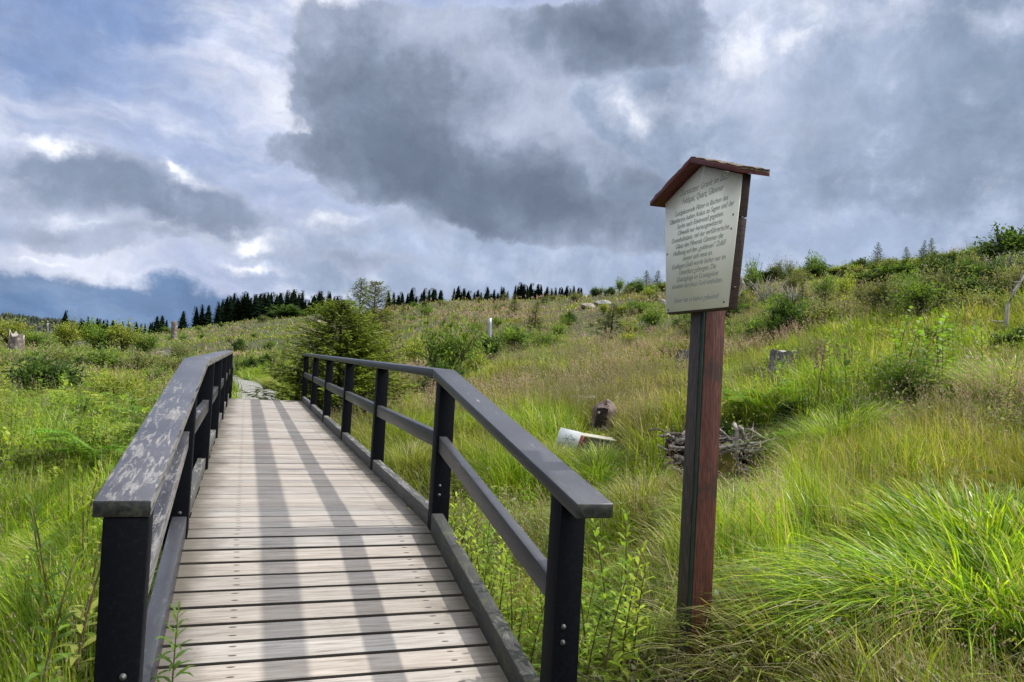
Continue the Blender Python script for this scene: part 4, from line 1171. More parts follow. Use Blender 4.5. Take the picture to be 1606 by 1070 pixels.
# near pair of spruces behind the bridge rail
def near_spruces():
    # dense, layered, yellow-green tips
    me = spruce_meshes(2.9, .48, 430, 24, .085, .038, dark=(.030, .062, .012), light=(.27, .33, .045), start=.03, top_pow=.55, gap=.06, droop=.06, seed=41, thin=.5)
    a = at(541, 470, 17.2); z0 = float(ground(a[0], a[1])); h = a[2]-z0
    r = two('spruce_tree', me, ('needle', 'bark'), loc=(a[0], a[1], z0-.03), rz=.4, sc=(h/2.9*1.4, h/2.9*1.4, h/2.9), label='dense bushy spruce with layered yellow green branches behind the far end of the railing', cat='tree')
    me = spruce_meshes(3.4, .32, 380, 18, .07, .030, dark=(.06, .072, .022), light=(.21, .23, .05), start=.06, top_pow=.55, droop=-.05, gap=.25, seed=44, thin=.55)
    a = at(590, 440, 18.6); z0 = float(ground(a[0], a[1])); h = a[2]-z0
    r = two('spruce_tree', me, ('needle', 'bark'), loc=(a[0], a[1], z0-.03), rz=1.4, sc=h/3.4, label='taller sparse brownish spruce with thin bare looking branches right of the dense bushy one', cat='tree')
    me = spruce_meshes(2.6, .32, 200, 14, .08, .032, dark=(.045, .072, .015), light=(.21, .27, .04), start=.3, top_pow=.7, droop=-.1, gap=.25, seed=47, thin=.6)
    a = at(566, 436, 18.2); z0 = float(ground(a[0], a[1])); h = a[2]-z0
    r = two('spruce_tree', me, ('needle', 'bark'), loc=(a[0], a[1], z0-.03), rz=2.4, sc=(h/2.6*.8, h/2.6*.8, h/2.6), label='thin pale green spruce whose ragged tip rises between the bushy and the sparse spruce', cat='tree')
near_spruces()

# ------------------------------------------------------------------ shrubs
GRN = [(.10, .16, .028), (.14, .205, .035), (.085, .135, .03)]
YEL = [(.20, .235, .04), (.25, .26, .05), (.15, .20, .035)]
DRK = [(.030, .055, .018), (.045, .075, .022), (.065, .11, .025)]
OLV = [(.12, .13, .05), (.15, .155, .065), (.10, .115, .045)]
BV = {'g': [bush_meshes(1, .7, 2200, .050, GRN, seed=60+k) for k in range(3)], 'y': [bush_meshes(1, .75, 2000, .050, YEL, seed=70+k) for k in range(3)],
      'd': [bush_meshes(1, .6, 6500, .055, DRK, blobs=13, seed=80+k) for k in range(2)], 'o': [bush_meshes(1, .65, 2000, .045, OLV, seed=90+k, spike=.4) for k in range(3)]}
BH = {'g': .7, 'y': .75, 'd': .6, 'o': .65}
SAP = [spruce_meshes(1, .30, 110, 7, .075, .060, dark=(.055, .085, .022), light=(.15, .20, .035), start=.03, top_pow=.85, droop=-.05, seed=100+k, gap=.1) for k in range(3)]
def shrub(px, py, wpx, hpx, kind, label, name='shrub', group=None, cat='shrub'):
    loc, r = gp(px, py); w = px2m(wpx, r); h = px2m(hpx, r)
    if kind == 's':
        return two('young_spruce', SAP[rng.integers(0, 3)], ('needle', 'bark'), loc=(loc[0], loc[1], loc[2]-.02), rz=float(rng.uniform(0, 6)), sc=(w/.6, w/.6, h), label=label, cat='young tree', group=group)
    me = BV[kind][rng.integers(0, len(BV[kind]))]
    return two(name, me, ('leaf', 'bark'), ('foliage', 'stem'), loc=(loc[0], loc[1], loc[2]-.02), rz=float(rng.uniform(0, 6)), sc=(w/1.0, w/1.0, h/BH[kind]), label=label, cat=cat, group=group)
SH = [(1333, 421, 26, 42, 's', 'first small pointed spruce on the skyline right of the sign'),
      (1376, 424, 30, 40, 's', 'second small pointed spruce on the skyline right of the sign'),
      (1013, 452, 24, 28, 's', 'small pointed spruce on the skyline just left of the sign board'),
      (1030, 452, 22, 28, 's', 'small pointed spruce touching the left edge of the sign board on the skyline'),
      (998, 456, 22, 22, 'g', 'round green shrub on the skyline left of the two small spruces'),
      (932, 462, 28, 30, 'd', 'round dark green shrub standing up on the skyline above the pale rocks'),
      (970, 460, 24, 26, 'g', 'small green shrub on the skyline between the dark round shrub and the small spruces'),
      (985, 462, 40, 18, 'o', 'low olive shrub on the skyline left of the sign'),
      (1328, 482, 40, 70, 'y', 'tall narrow yellow green shrub standing in front of the hill crest'),
      (1410, 452, 120, 32, 'd', 'wide low dark shrub with bright top on the hillside'),
      (1412, 436, 110, 18, 'y', 'bright yellow green foliage crowning the wide dark shrub'),
      (1585, 424, 110, 52, 'd', 'large dark shrub on the crest at the right edge'),
      (1603, 424, 40, 34, 'y', 'bright light green shrub beside the large dark shrub at the right edge'),
      (1503, 398, 34, 26, 'd', 'small dark round shrub on the crest near the right'),
      (1482, 402, 44, 26, 'g', 'mid green shrub left of the small dark round shrub on the crest'),
      (1450, 406, 50, 24, 'o', 'olive shrub on the crest between the spruces and the dark round shrub'),
      (1410, 408, 30, 22, 'g', 'small green shrub on the crest right of the second pointed spruce'),
      (1272, 438, 42, 42, 'g', 'loose green shrub on the crest right of the sign board'),
      (1240, 440, 30, 36, 'o', 'thin olive shrub on the crest near the sign board'),
      (1212, 446, 36, 42, 'o', 'straggly olive shrub with bare twigs right of the sign board'),
      (1180, 462, 40, 56, 'g', 'tall green shrub just behind the right edge of the sign board'),
      (1300, 430, 30, 30, 'g', 'small green shrub left of the first pointed spruce'),
      (958, 530, 66, 54, 's', 'broad young spruce on the slope left of the sign post'),
      (838, 520, 40, 46, 's', 'pale young spruce above the steel pipe'),
      (806, 498, 24, 38, 's', 'slender young spruce on the upper slope above the steel pipe'),
      (668, 500, 34, 26, 'g', 'round green shrub on the pinkish slope'),
      (1020, 520, 60, 46, 'g', 'leafy green shrub on the slope beside the sign post'),
      (1075, 522, 50, 28, 'd', 'dark low shrub hidden behind the sign post'),
      (1000, 492, 60, 24, 'g', 'low green shrub on the slope above the broad young spruce'),
      (700, 606, 130, 118, 'g', 'large loose willow bush behind the right railing'),
      (650, 590, 70, 70, 'y', 'yellow green bush between the sparse spruce and the willow bush'),
      (745, 590, 60, 60, 'y', 'yellow green bush at the right of the willow bush'),
      (690, 632, 90, 62, 'd', 'dark low bush seen through the railing under the willow bush'),
      (815, 556, 110, 52, 'g', 'wide bramble bush right of the steel pipe'),
      (760, 552, 44, 44, 'o', 'olive bramble left of the steel pipe'),
      (862, 552, 60, 34, 'g', 'bramble at the right end of the wide bramble bush'),
      (75, 630, 130, 62, 'd', 'dark green leafy mound in the left meadow'),
      (85, 604, 120, 30, 'g', 'bright green leaves on top of the dark mound in the left meadow'),
      (855, 548, 44, 30, 'o', 'olive shrub beyond the bramble bush'),
      (1050, 560, 44, 28, 'g', 'green shrub left of the sign post at mid slope'),
      (1435, 640, 120, 82, 'g', 'broad leaved sapling cluster with light green leaves at the right'),
      (1395, 600, 60, 50, 'y', 'pale green sapling left of the broad leaved cluster'),
      (520, 500, 60, 24, 'g', 'green shrub below the small spruce grove'),
      (410, 500, 90, 20, 'g', 'low green shrub below the dense spruce grove'),
      (370, 502, 50, 16, 'y', 'low yellow green shrub below the left end of the dense grove'),
      (455, 498, 60, 18, 'd', 'low dark green shrub below the dense spruce grove'),
      (500, 548, 60, 30, 'o', 'olive bush left of the dense bushy spruce')]
for a in SH:
    shrub(*a)
# waist-high weeds at the left, individually placed
LW = [(15, 545, 80, 46, 'y', 'yellow green bush at the left edge by the old stump'), (60, 548, 60, 28, 'g', 'green bush between the old stump and the row of spruces'),
      (105, 548, 60, 44, 'y', 'yellow green bush under the tall slim spruce'), (150, 552, 70, 46, 'g', 'green bush under the low row of spruces'),
      (192, 556, 70, 52, 'y', 'yellow flowering bush in the left background'), (225, 560, 50, 40, 'g', 'green bush beside the gravel path in the background'),
      (90, 578, 90, 34, 'o', 'olive bush behind the dark mound'), (160, 588, 90, 44, 'g', 'leafy green bush right of the dark mound'), (215, 590, 70, 44, 'o', 'olive bush near the gravel path'),
      (30, 582, 80, 28, 'o', 'olive bush left of the dark mound'), (180, 640, 110, 60, 'y', 'bright bush beside the left handrail'), (245, 612, 50, 40, 'g', 'green bush right against the left handrail'),
      (125, 676, 120, 56, 'g', 'green weeds below the dark mound'), (30, 690, 110, 60, 'y', 'yellow green weeds at the left edge below the dark mound'), (150, 730, 120, 60, 'g', 'green weeds in front of the dark mound beside the railing'), (50, 760, 120, 60, 'o', 'olive weeds low at the left edge'), (200, 712, 90, 60, 'g', 'green weeds leaning against the left handrail')]
for a in LW: shrub(*a)
# scattered small shrubs over the hillside
def scatter():
    rg = np.random.default_rng(12); n = 0; tries = 0
    while n < 240 and tries < 4000:
        tries += 1
        px = rg.uniform(250, 1600); horizon = np.interp(px, [250, 480, 720, 1040, 1160, 1400, 1606], [520, 494, 472, 452, 447, 420, 402])
        py = horizon+2+rg.random()**1.7*100
        if 460 < px < 640 and py > 500: continue
        g = G(px, py); r = dist(g)
        if r < 22 or r > 150: continue
        w = rg.uniform(.7, 2.2); h = w*rg.uniform(.35, .8)
        if fbm(g[0]*.08, g[1]*.08, 2) < .38: continue
        k = rg.choice(['g', 'g', 'o', 'o', 'y', 'd', 's'])
        grp = {'g': ('small leafy green shrub dotted on the hillside', 'small green shrubs on the hillside'), 'o': ('small olive shrub dotted on the hillside', 'small olive shrubs on the hillside'),
               'y': ('small yellow green shrub dotted on the hillside', 'small yellow green shrubs on the hillside'), 'd': ('small dark green shrub dotted on the hillside', 'small dark shrubs on the hillside'),
               's': ('tiny young spruce dotted on the hillside', 'tiny young spruces on the hillside')}[k]
        o = shrub(px, py, w*FPX/r*(.5 if k == 's' else 1), h*FPX/r*(1.2 if k == 's' else 1), k, grp[0], group=grp[1]); n += 1
scatter()
def crest():
    rg = np.random.default_rng(77)
    for i in range(60):
        px = rg.uniform(640, 1606); hz = np.interp(px, [640, 720, 900, 1040, 1160, 1280, 1400, 1500, 1606], [481, 473, 463, 453, 447, 434, 423, 415, 408])
        g = G(px, hz+rg.uniform(2, 6)); k = rg.choice(['g', 'o', 'y', 'd', 's']); big = 1+1.2*(px > 1160)
        lab = {'g': 'low green shrub lining the crest of the hill', 'o': 'low olive shrub lining the crest of the hill', 'y': 'low yellow green shrub lining the crest of the hill', 'd': 'low dark shrub lining the crest of the hill', 's': 'tiny spruce lining the crest of the hill'}[k]
        r = dist(g)
        shrub(px, hz+4, rg.uniform(14, 30)*big*(.5 if k == 's' else 1), rg.uniform(8, 17)*big**.6, k, lab, group={'g': 'green', 'o': 'olive', 'y': 'yellow green', 'd': 'dark', 's': 'spruce'}[k]+' growth lining the crest')
crest()
for px, py, w, h, k, lab in ((1180, 600, 60, 34, 'g', 'green bush on the slope just right of the sign post'), (1300, 612, 70, 40, 'y', 'yellow green bush on the slope right of the grey stump'), (1345, 665, 90, 50, 'g', 'green bush above the big sedge tussock'),
                             (1250, 660, 70, 40, 'd', 'dark green bush above the brush pile'), (1540, 625, 80, 40, 'g', 'green bush right of the broad leaved saplings'), (1480, 545, 90, 36, 'g', 'green bush on the upper right slope'), (1380, 540, 80, 30, 'y', 'yellow green bush on the upper right slope'),
                             (1590, 560, 70, 40, 'd', 'dark bush at the right edge below the dead branch'), (1210, 545, 60, 26, 'o', 'olive bush behind the grey stump'), (600, 640, 60, 50, 'g', 'green bush seen through the middle of the right railing'), (1120, 690, 70, 34, 'd', 'dark leafy bush behind the brush pile')):
    shrub(px, py, w, h, k, lab)

# ------------------------------------------------------------------ ferns, stalks, tussocks, flowers
FV = [fern_mesh(9, .75, seed=k) for k in range(3)]+[fern_mesh(8, .75, seed=9, cols=((.17, .23, .03), (.21, .25, .045)))]
def place_fern(px, py, size, label, group=None):
    loc, r = gp(px, py)
    o = obj('fern', FV[rng.integers(0, 4)], M['leaf']); o.location = (loc[0], loc[1], loc[2]+.05); o.rotation_euler = (rng.uniform(-.15, .15), rng.uniform(-.15, .15), rng.uniform(0, 6)); o.scale = (size,)*3
    tag(o, label, 'fern', group)
for px, py in ((150, 690), (190, 668), (120, 650), (215, 640), (230, 616), (90, 640), (170, 625), (205, 600), (140, 605), (250, 590), (170, 745), (205, 720), (60, 668), (20, 690), (120, 740), (235, 670), (10, 650), (40, 640), (150, 640), (100, 700)):
    place_fern(px, py, rng.uniform(1.1, 1.7), 'green fern among the weeds near the left handrail', 'ferns in the left meadow')
for px, py in ((1140, 650), (1165, 640), (1120, 668), (1185, 655), (1155, 625), (1215, 640)):
    place_fern(px, py, rng.uniform(.8, 1.1), 'bright green fern growing right behind the sign post', 'ferns behind the sign post')
for px, py in ((1290, 725), (1320, 745)):
    place_fern(px, py, rng.uniform(.8, 1.1), 'green fern drooping over the right end of the brush pile', 'ferns by the brush pile')

def stalk(px, py, h, label, c=(.10, .19, .035), group=None, n=36, leaf=.11, lw=.2, lean=.15, onz=None, name='leafy_stalk', cat='wild plant', loc=None):
    if loc is None: loc, r = gp(px, py)
    me = weedstalk_mesh(h, n, leaf, lw, seed=int(rng.integers(0, 9999)), c=c, lean=lean)
    return two(name, me, ('leaf', 'bark'), ('leaves', 'stem'), loc=loc, rz=float(rng.uniform(0, 6)), label=label, cat=cat, group=group)
stalk(0, 0, .41, 'young green willowherb growing from the deck edge at the near left railing post', c=(.11, .19, .035), leaf=.115, lw=.18, loc=(-.195, -1.55, -.315), n=40, lean=.14)
stalk(0, 0, .20, 'smaller willowherb growing from the deck edge in front of the taller one', c=(.10, .17, .035), leaf=.075, lw=.2, loc=(-.205, -1.66, -.335), n=22)
STV = [weedstalk_mesh(.6, 46, .10, .27, seed=500+k, c=c, lean=.16) for k, c in enumerate(((.20, .28, .030), (.16, .25, .030), (.25, .31, .040), (.12, .20, .030), (.22, .25, .05)))]
STB = [weedstalk_mesh(.6, 20, .15, .55, seed=520+k, c=c, lean=.12) for k, c in enumerate(((.15, .23, .030), (.11, .18, .035), (.21, .27, .040)))]
def place_stalk(x, y, h, label, group, kind=STV, name='leafy_stalk'):
    v = kind[rng.integers(0, len(kind))]
    return two(name, v, ('leaf', 'bark'), ('leaves', 'stem'), loc=(x, y, float(ground(x, y))-.02), rz=float(rng.uniform(0, 6)), sc=(h/.6*.9, h/.6*.9, h/.6), label=label, cat='wild plant', group=group)
for k in range(85):
    y = rng.uniform(-1.7, .9); x = 1.20+abs(rng.normal(0, .22))
    place_stalk(x, y, rng.uniform(.40, .80), 'leafy yellow green weed crowding along the outside of the near right railing', 'leafy weeds outside the near right railing')
for k in range(150):
    px = rng.uniform(-60, 290); py = rng.uniform(585, 830); g = G(px, py)
    if g[0] > WL-.35: continue
    r = dist(g)
    if r < 5.2: continue
    place_stalk(g[0], g[1], rng.uniform(.5, .95), 'leafy weed standing tall in the meadow left of the bridge' , 'leafy weeds in the left meadow', STV if rng.random() < .6 else STB)
for k in range(190):
    px = rng.uniform(1120, 1640); py = rng.uniform(530, 790); g = G(px, py); r = dist(g)
    if vn(g[0]*.7+3, g[1]*.7) < .42 or (px > 1240 and py > 735) or (px < 1260 and 680 < py < 770): continue
    place_stalk(g[0], g[1], rng.uniform(.4, .8)*(1.2 if r > 9 else 1), 'leafy green weed mixed into the grass of the right slope', 'leafy weeds on the right slope', STV if rng.random() < .55 else STB)
for k in range(60):
    px = rng.uniform(640, 1060); py = rng.uniform(560, 800); g = G(px, py)
    if g[0] < 1.6 or vn(g[0]*.7+3, g[1]*.7) < .5 or (870 < px < 990 and py > 640): continue
    place_stalk(g[0], g[1], rng.uniform(.35, .65), 'leafy green weed mixed into the grass between the railing and the sign', 'leafy weeds between railing and sign', STV)
for k in range(34):
    y = rng.uniform(-1.6, 7.0); x = WL-.22-abs(rng.normal(0, .25))-.1
    place_stalk(x, y, rng.uniform(.6, 1.0), 'leafy weed pressed against the outside of the left railing', 'leafy weeds outside the left railing', STV if (y < 1 or rng.random() < .5) else STB)
for k in range(12):
    px, py = rng.uniform(1390, 1500), rng.uniform(590, 650)
    stalk(px, py, rng.uniform(.6, 1.1), 'upright sapling with broad glossy leaves in the cluster at the right', group='broad leaved saplings at the right', c=(.15, .24, .035), n=26, leaf=.15, lw=.75)
for px, py, h in ((1326, 610, .9), (1540, 600, .8), (1340, 560, .8), (1210, 760, .6)):
    stalk(px, py, h, 'pale green upright stalk with narrow leaves rising above the grass on the right slope', group='upright stalks on the right slope', c=(.22, .28, .06), leaf=.14)
for px, py in ((930, 1010), (960, 1000), (985, 990), (945, 1040)):
    stalk(px, py, .38, 'broad leaved dock plant at the foot of the near right railing post', group='dock plants by the near right post', c=(.13, .24, .03), n=16, leaf=.20, lw=.5)
# foxglove
loc, r = gp(1282, 640)
fx = two('foxglove', weedstalk_mesh(.95, 14, .12, .35, seed=5, c=(.11, .17, .05)), ('leaf', 'bark'), ('leaves', 'stem'), loc=loc, label='single pink foxglove spike rising from the grass on the right slope', cat='flower')
mb = MB()
for k in range(22):
    t = .55+.42*k/22; a = k*1.9; p = np.array([.03*math.cos(a), .03*math.sin(a), .95*t]); d = np.array([math.cos(a), math.sin(a), -.7]); L = .05*(1.4-t)
    mb.tube([p, p+d*L*.6, p+d*L], [.004, .008, .011], 6, (.34, .13, .22), cap=False)
mb.build('blossoms', M['seed'], fx)
# buttercup at the lower right corner
def buttercup(px, py, z, r, label):
    a = at(px, py, r); g = float(ground(a[0], a[1]))
    root = empty('buttercup', (a[0], a[1], g)); tag(root, label, 'flower')
    h = a[2]-g; m = MB(); m.tube([(0, 0, -.02), (.01, 0, h*.5), (0, 0, h)], .0018, 5, (.12, .20, .03)); m.build('stem', M['bark'], root)
    m = MB()
    for k in range(5):
        t = 2*math.pi*k/5; c, s = math.cos(t), math.sin(t)
        f = lambda rr, w, zz: (c*rr-s*w, s*rr+c*w, h+zz)
        m.add([f(0, 0, 0), f(.007, -.006, .003), f(.013, -.005, .008), f(.015, 0, .009), f(.013, .005, .008), f(.007, .006, .003)], [(0, 1, 2, 3), (0, 3, 4, 5)], (.80, .56, .02))
    m.build('petals', M['petal'], root)
M['petal'] = leaf_mat('yellow_petals', .2, .4, .05, .3, transcol=(1, 1, 1))
buttercup(1569, 1064, 0, 3.6, 'yellow buttercup at the bottom right corner of the meadow')

# sedge tussocks
def tussock(px, py, wm, hm, n, label, lean=(0, 0), cols=C_LUSH, dry=.1, group=None, wid=.007, bend0=.5, seed=1, loc=None):
    global rng
    keep_rng = rng; rng = np.random.default_rng(seed)
    if loc is None: loc, r = gp(px, py)
    mb = MB()
    a = rng.uniform(0, 6.28, n); q = np.sqrt(rng.random(n))
    P = np.stack([np.cos(a)*q*wm*.33, np.sin(a)*q*wm*.33, np.zeros(n)], 1)
    P[:, 2] = ground(P[:, 0]+loc[0], P[:, 1]+loc[1])-loc[2]-.02
    d = unit2(a+rng.normal(0, .35, n))*(.35+q[:, None]*.8)+np.array([lean])
    l = np.linalg.norm(d, axis=1); d /= l[:, None]+1e-6
    H = hm*rng.uniform(.65, 1.25, n); bend = np.clip(bend0*(.35+.75*l)*rng.uniform(.6, 1.4, n), .05, 1.35)
    c = cols[rng.integers(0, len(cols), n)]*cvar(n, .42)
    k = rng.random(n) < dry; c[k] = C_DRY[rng.integers(0, 3, k.sum())]*cvar(k.sum(), .2)
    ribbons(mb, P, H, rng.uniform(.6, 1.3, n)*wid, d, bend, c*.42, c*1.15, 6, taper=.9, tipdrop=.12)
    rng = keep_rng
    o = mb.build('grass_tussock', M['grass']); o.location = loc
    tag(o, label, 'grass tussock', group); return o
lf = (W_L[0]*.9, W_L[1]*.9)
SEDGE = np.array([[.26, .36, .016], [.19, .31, .018], [.33, .40, .022], [.10, .20, .018], [.07, .15, .015]])
def tp(x, y): return (x, y, float(ground(x, y)))
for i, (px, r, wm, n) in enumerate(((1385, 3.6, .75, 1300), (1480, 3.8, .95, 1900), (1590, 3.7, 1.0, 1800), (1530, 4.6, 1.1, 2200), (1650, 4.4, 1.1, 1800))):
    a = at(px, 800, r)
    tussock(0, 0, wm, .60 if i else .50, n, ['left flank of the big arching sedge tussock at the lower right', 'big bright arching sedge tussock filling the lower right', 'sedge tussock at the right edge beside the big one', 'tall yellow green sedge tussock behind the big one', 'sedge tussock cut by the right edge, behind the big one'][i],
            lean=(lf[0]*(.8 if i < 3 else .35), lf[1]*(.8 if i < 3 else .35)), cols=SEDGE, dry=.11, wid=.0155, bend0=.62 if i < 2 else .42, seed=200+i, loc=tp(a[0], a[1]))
TU = [(1150, 862, .55, .48, 1500, 'small vivid green tussock right of the sign post', .2), (975, 840, 1.0, .55, 2400, 'pale arching tussock behind the near right handrail', .8), (1010, 790, .9, .6, 1800, 'arching tussock left of the sign post', .6),
      (780, 770, 1.0, .5, 1800, 'tussock seen through the near right railing', .6), (860, 745, .9, .5, 1600, 'tussock just above the near right handrail', .5), (930, 760, .9, .55, 1600, 'tussock below the white plate', .5),
      (1310, 720, 1.3, .7, 2400, 'big green tussock right of the brush pile', .3), (640, 740, .9, .5, 1400, 'tussock between the middle railing posts', .3), (1580, 640, 1.0, .7, 1400, 'green tussock near the right edge behind the pink grass', .2),
      (560, 660, .9, .5, 1000, 'tussock beyond the far railing posts', .2), (430, 612, 1.2, .7, 1500, 'tall dark green grass tussock beyond the far end of the deck', .1), (405, 590, 1.2, .6, 1200, 'grass tussock at the bend of the gravel path', .1),
      (70, 1040, .9, .62, 2200, 'tall grass tussock left of the near left post', .1), (115, 960, .7, .6, 1300, 'slender tussock behind the near left post', .1), (30, 800, .9, .6, 1500, 'yellow green tussock at the left edge', .1), (100, 760, .8, .55, 1200, 'tussock between the left edge and the handrail', .1),
      (1225, 1040, .9, .4, 1600, 'low tussock right of the foot of the sign post', .3), (1010, 1020, .8, .38, 1400, 'low tussock left of the foot of the sign post', .3)]
for i, (px, py, wm, hm, n, lab, ln) in enumerate(TU):
    tussock(px, py, wm, hm, n, lab, lean=(lf[0]*ln, lf[1]*ln), cols=SEDGE if i % 3 != 1 else C_MID, dry=.16, wid=.0080, bend0=.65, seed=300+i)

# ------------------------------------------------------------------ posts, stumps, stones, branches
def rock(px, py, wpx, hpx, mat, label, name='boulder', cat='boulder', seed=0, depth=.8):
    loc, r = gp(px, py); w = px2m(wpx, r); h = px2m(hpx, r)
    import bmesh
    bm = bmesh.new(); bmesh.ops.create_icosphere(bm, subdivisions=4, radius=.5)
    rg = np.random.default_rng(seed); off = rg.uniform(0, 50, 3)
    pl = [(norm(rg.normal(0, 1, 3)), rg.uniform(.28, .42)) for _ in range(9)]
    for v in bm.verts:
        p = np.array(v.co)
        for nn, dd in pl:
            e = p@nn-dd
            if e > 0: p = p-nn*e*.9
        p = p*(1+.10*(vn(p[0]*4+off[0], p[1]*4+p[2]*5+off[1])-.5))+.02*(vn(p[0]*14+9, p[2]*14+p[1]*9)-.5)
        v.co = p*np.array([w, w*depth, h*1.7])
    me = bpy.data.meshes.new('boulder'); bm.to_mesh(me); bm.free()
    me.polygons.foreach_set('use_smooth', np.zeros(len(me.polygons), bool))
    o = obj(name, me, M[mat]); o.location = (loc[0], loc[1], loc[2]+h*.25); o.rotation_euler = (0, 0, rg.uniform(0, 6))
    tag(o, label, cat); return o
rock(921, 484, 34, 8, 'pinkstone', 'pale flat rock in the pinkish grass high on the slope', seed=1)
rock(946, 479, 30, 8, 'stone', 'darker rock right of the pale flat rock high on the slope', seed=2)
rock(504, 511, 18, 10, 'pinkstone', 'small pale rock on the slope below the small grove', seed=3)
rock(1040, 478, 16, 8, 'stone', 'small rock by the left edge of the sign board', seed=5)

def stump(px, py, wpx, hpx, label, mat='stumpbark', jag=.12, name='tree_stump', cat='stump', seed=0, dark_top=False, lean=0.0):
    loc, r = gp(px, py); w = px2m(wpx, r); h = px2m(hpx, r)
    rg = np.random.default_rng(seed); root = empty(name, loc); tag(root, label, cat)
    n = 22; m = MB(); V = []
    lev = [(-.15, 1.15), (.0, 1.10), (.12, 1.02), (.35, .97), (.7, .90), (1, .88)]
    ph = rg.uniform(0, 6, 4)
    def rad(t): return 1+.09*math.sin(3*t+ph[0])+.06*math.sin(5*t+ph[1])+.035*math.sin(11*t+ph[2])
    tops = [1+jag*rg.normal() for _ in range(n)]
    for zf, k in lev:
        for q in range(n):
            t = 2*math.pi*q/n; rr = w/2*k*rad(t)*(1+(.18*max(0, math.sin(4*t+ph[3])) if zf < .05 else 0))
            V.append((rr*math.cos(t)+lean*zf*h, rr*math.sin(t), h*zf*(tops[q] if zf == 1 else 1)))
    L = len(lev)
    F = [(i*n+q, i*n+(q+1) % n, (i+1)*n+(q+1) % n, (i+1)*n+q) for i in range(L-1) for q in range(n)]
    m.add(V, F); m.build('bark', M[mat], root)
    m = MB(); V = []
    for k, zz in ((.985, None), (.7, 0), (.35, .01), (0.02, .0)):
        for q in range(n):
            t = 2*math.pi*q/n; rr = w/2*.88*rad(t)*k
            V.append((rr*math.cos(t)+lean*h, rr*math.sin(t), h*(tops[q]-.01) if zz is None else h*(1-.10*(1-k)+.04*jag*rg.normal())))
    F = [(i*n+q, i*n+(q+1) % n, (i+1)*n+(q+1) % n, (i+1)*n+q) for i in range(3) for q in range(n)]+[tuple(3*n+q for q in range(n))]
    m.add(V, F); m.build('cut_face', M['hollow' if dark_top else 'deadwood'], root)
    return root
stump(1228, 582, 46, 30, 'low wide grey tree stump on the slope right of the sign post', mat='greybark', jag=.12, seed=1)
stump(1074, 566, 24, 16, 'small grey stump just left of the sign post at mid slope', mat='greybark', jag=.05, seed=2)
stump(1238, 478, 24, 17, 'small brown sawn stump on the upper slope right of the sign', seed=3, jag=.04)
stump(25, 556, 20, 26, 'old jagged bleached stump among the bushes at the left edge', mat='stumpbark', jag=.14, seed=4)
stump(1508, 594, 14, 18, 'broken brown stump beside the broad leaved saplings', seed=6, jag=.3)

def pole(name, px, py, top_py, wpx, mat, label, cat, n=10, lean_px=0, rough=0.0, cap=True):
    loc, r = gp(px, py); a = at(px+lean_px, top_py, r); h = a[2]-loc[2]; w = px2m(wpx, r)
    root = None; m = MB(); K = 7
    pts = [(0, 0, -.3)]+[((a[0]-loc[0])*i/K+rough*rng.normal()*w, (a[1]-loc[1])*i/K+rough*rng.normal()*w, h*i/K) for i in range(K+1)]
    m.tube(pts, [w/2*(1-.1*i/K*(rough > 0)) for i in range(K+2)], n, None, wob=rough*.5)
    o = m.build(name, M[mat], smooth=n > 8 and rough == 0); o.location = loc; tag(o, label, cat); return o
pole('steel_pipe', 768, 566, 499, 6.0, 'steel', 'plain grey steel pipe standing upright in the meadow behind the willow bush', 'pipe')
pole('wooden_post', 273, 534, 504, 9, 'stumpbark', 'weathered round wooden post beside the distant gravel path', 'post', n=11, rough=.06)
pole('dead_tree', 75, 530, 507, 2.6, 'deadwood', 'thin bleached dead trunk in the left background', 'dead trunk', n=7, rough=.1)
pole('dead_snag', 1168, 458, 434, 7, 'deadwood', 'short bleached snag leaning on the crest right of the sign board', 'dead trunk', n=7, lean_px=-7, rough=.1)

# leaning dead branch at the right edge
def branch_obj(name, pts, rads, mat, label, cat, group=None, twigs=0, seed=0):
    rg = np.random.default_rng(seed); pts = np.array(pts, float); loc = pts[0].copy()
    m = MB(); m.tube(pts-loc, rads, 6, None, wob=.25)
    for k in range(twigs):
        i = rg.integers(1, len(pts)-1); p = pts[i]-loc; d = norm(rg.normal(0, 1, 3)+np.array([0, 0, .4])); l = np.linalg.norm(pts[-1]-pts[0])*rg.uniform(.15, .4)
        m.tube([p, p+d*l*.5+rg.normal(0, .03, 3), p+d*l], [rads[i]*.5, rads[i]*.35, .002], 4, None)
    o = m.build(name, M[mat]); o.location = loc; tag(o, label, cat, group); return o
l0, r0 = gp(1578, 520)
pp = [np.array(at(px, py, r0+dr)) for px, py, dr in ((1578, 505, 0), (1580, 480, 0), (1590, 458, .2), (1600, 442, .3), (1612, 425, .4))]
pp = [np.array(l0)]+pp
branch_obj('dead_branch', pp, [.05, .045, .04, .035, .028, .015], 'deadwood', 'bleached dead branch leaning up at the right edge of the slope', 'dead branch', twigs=5, seed=3)

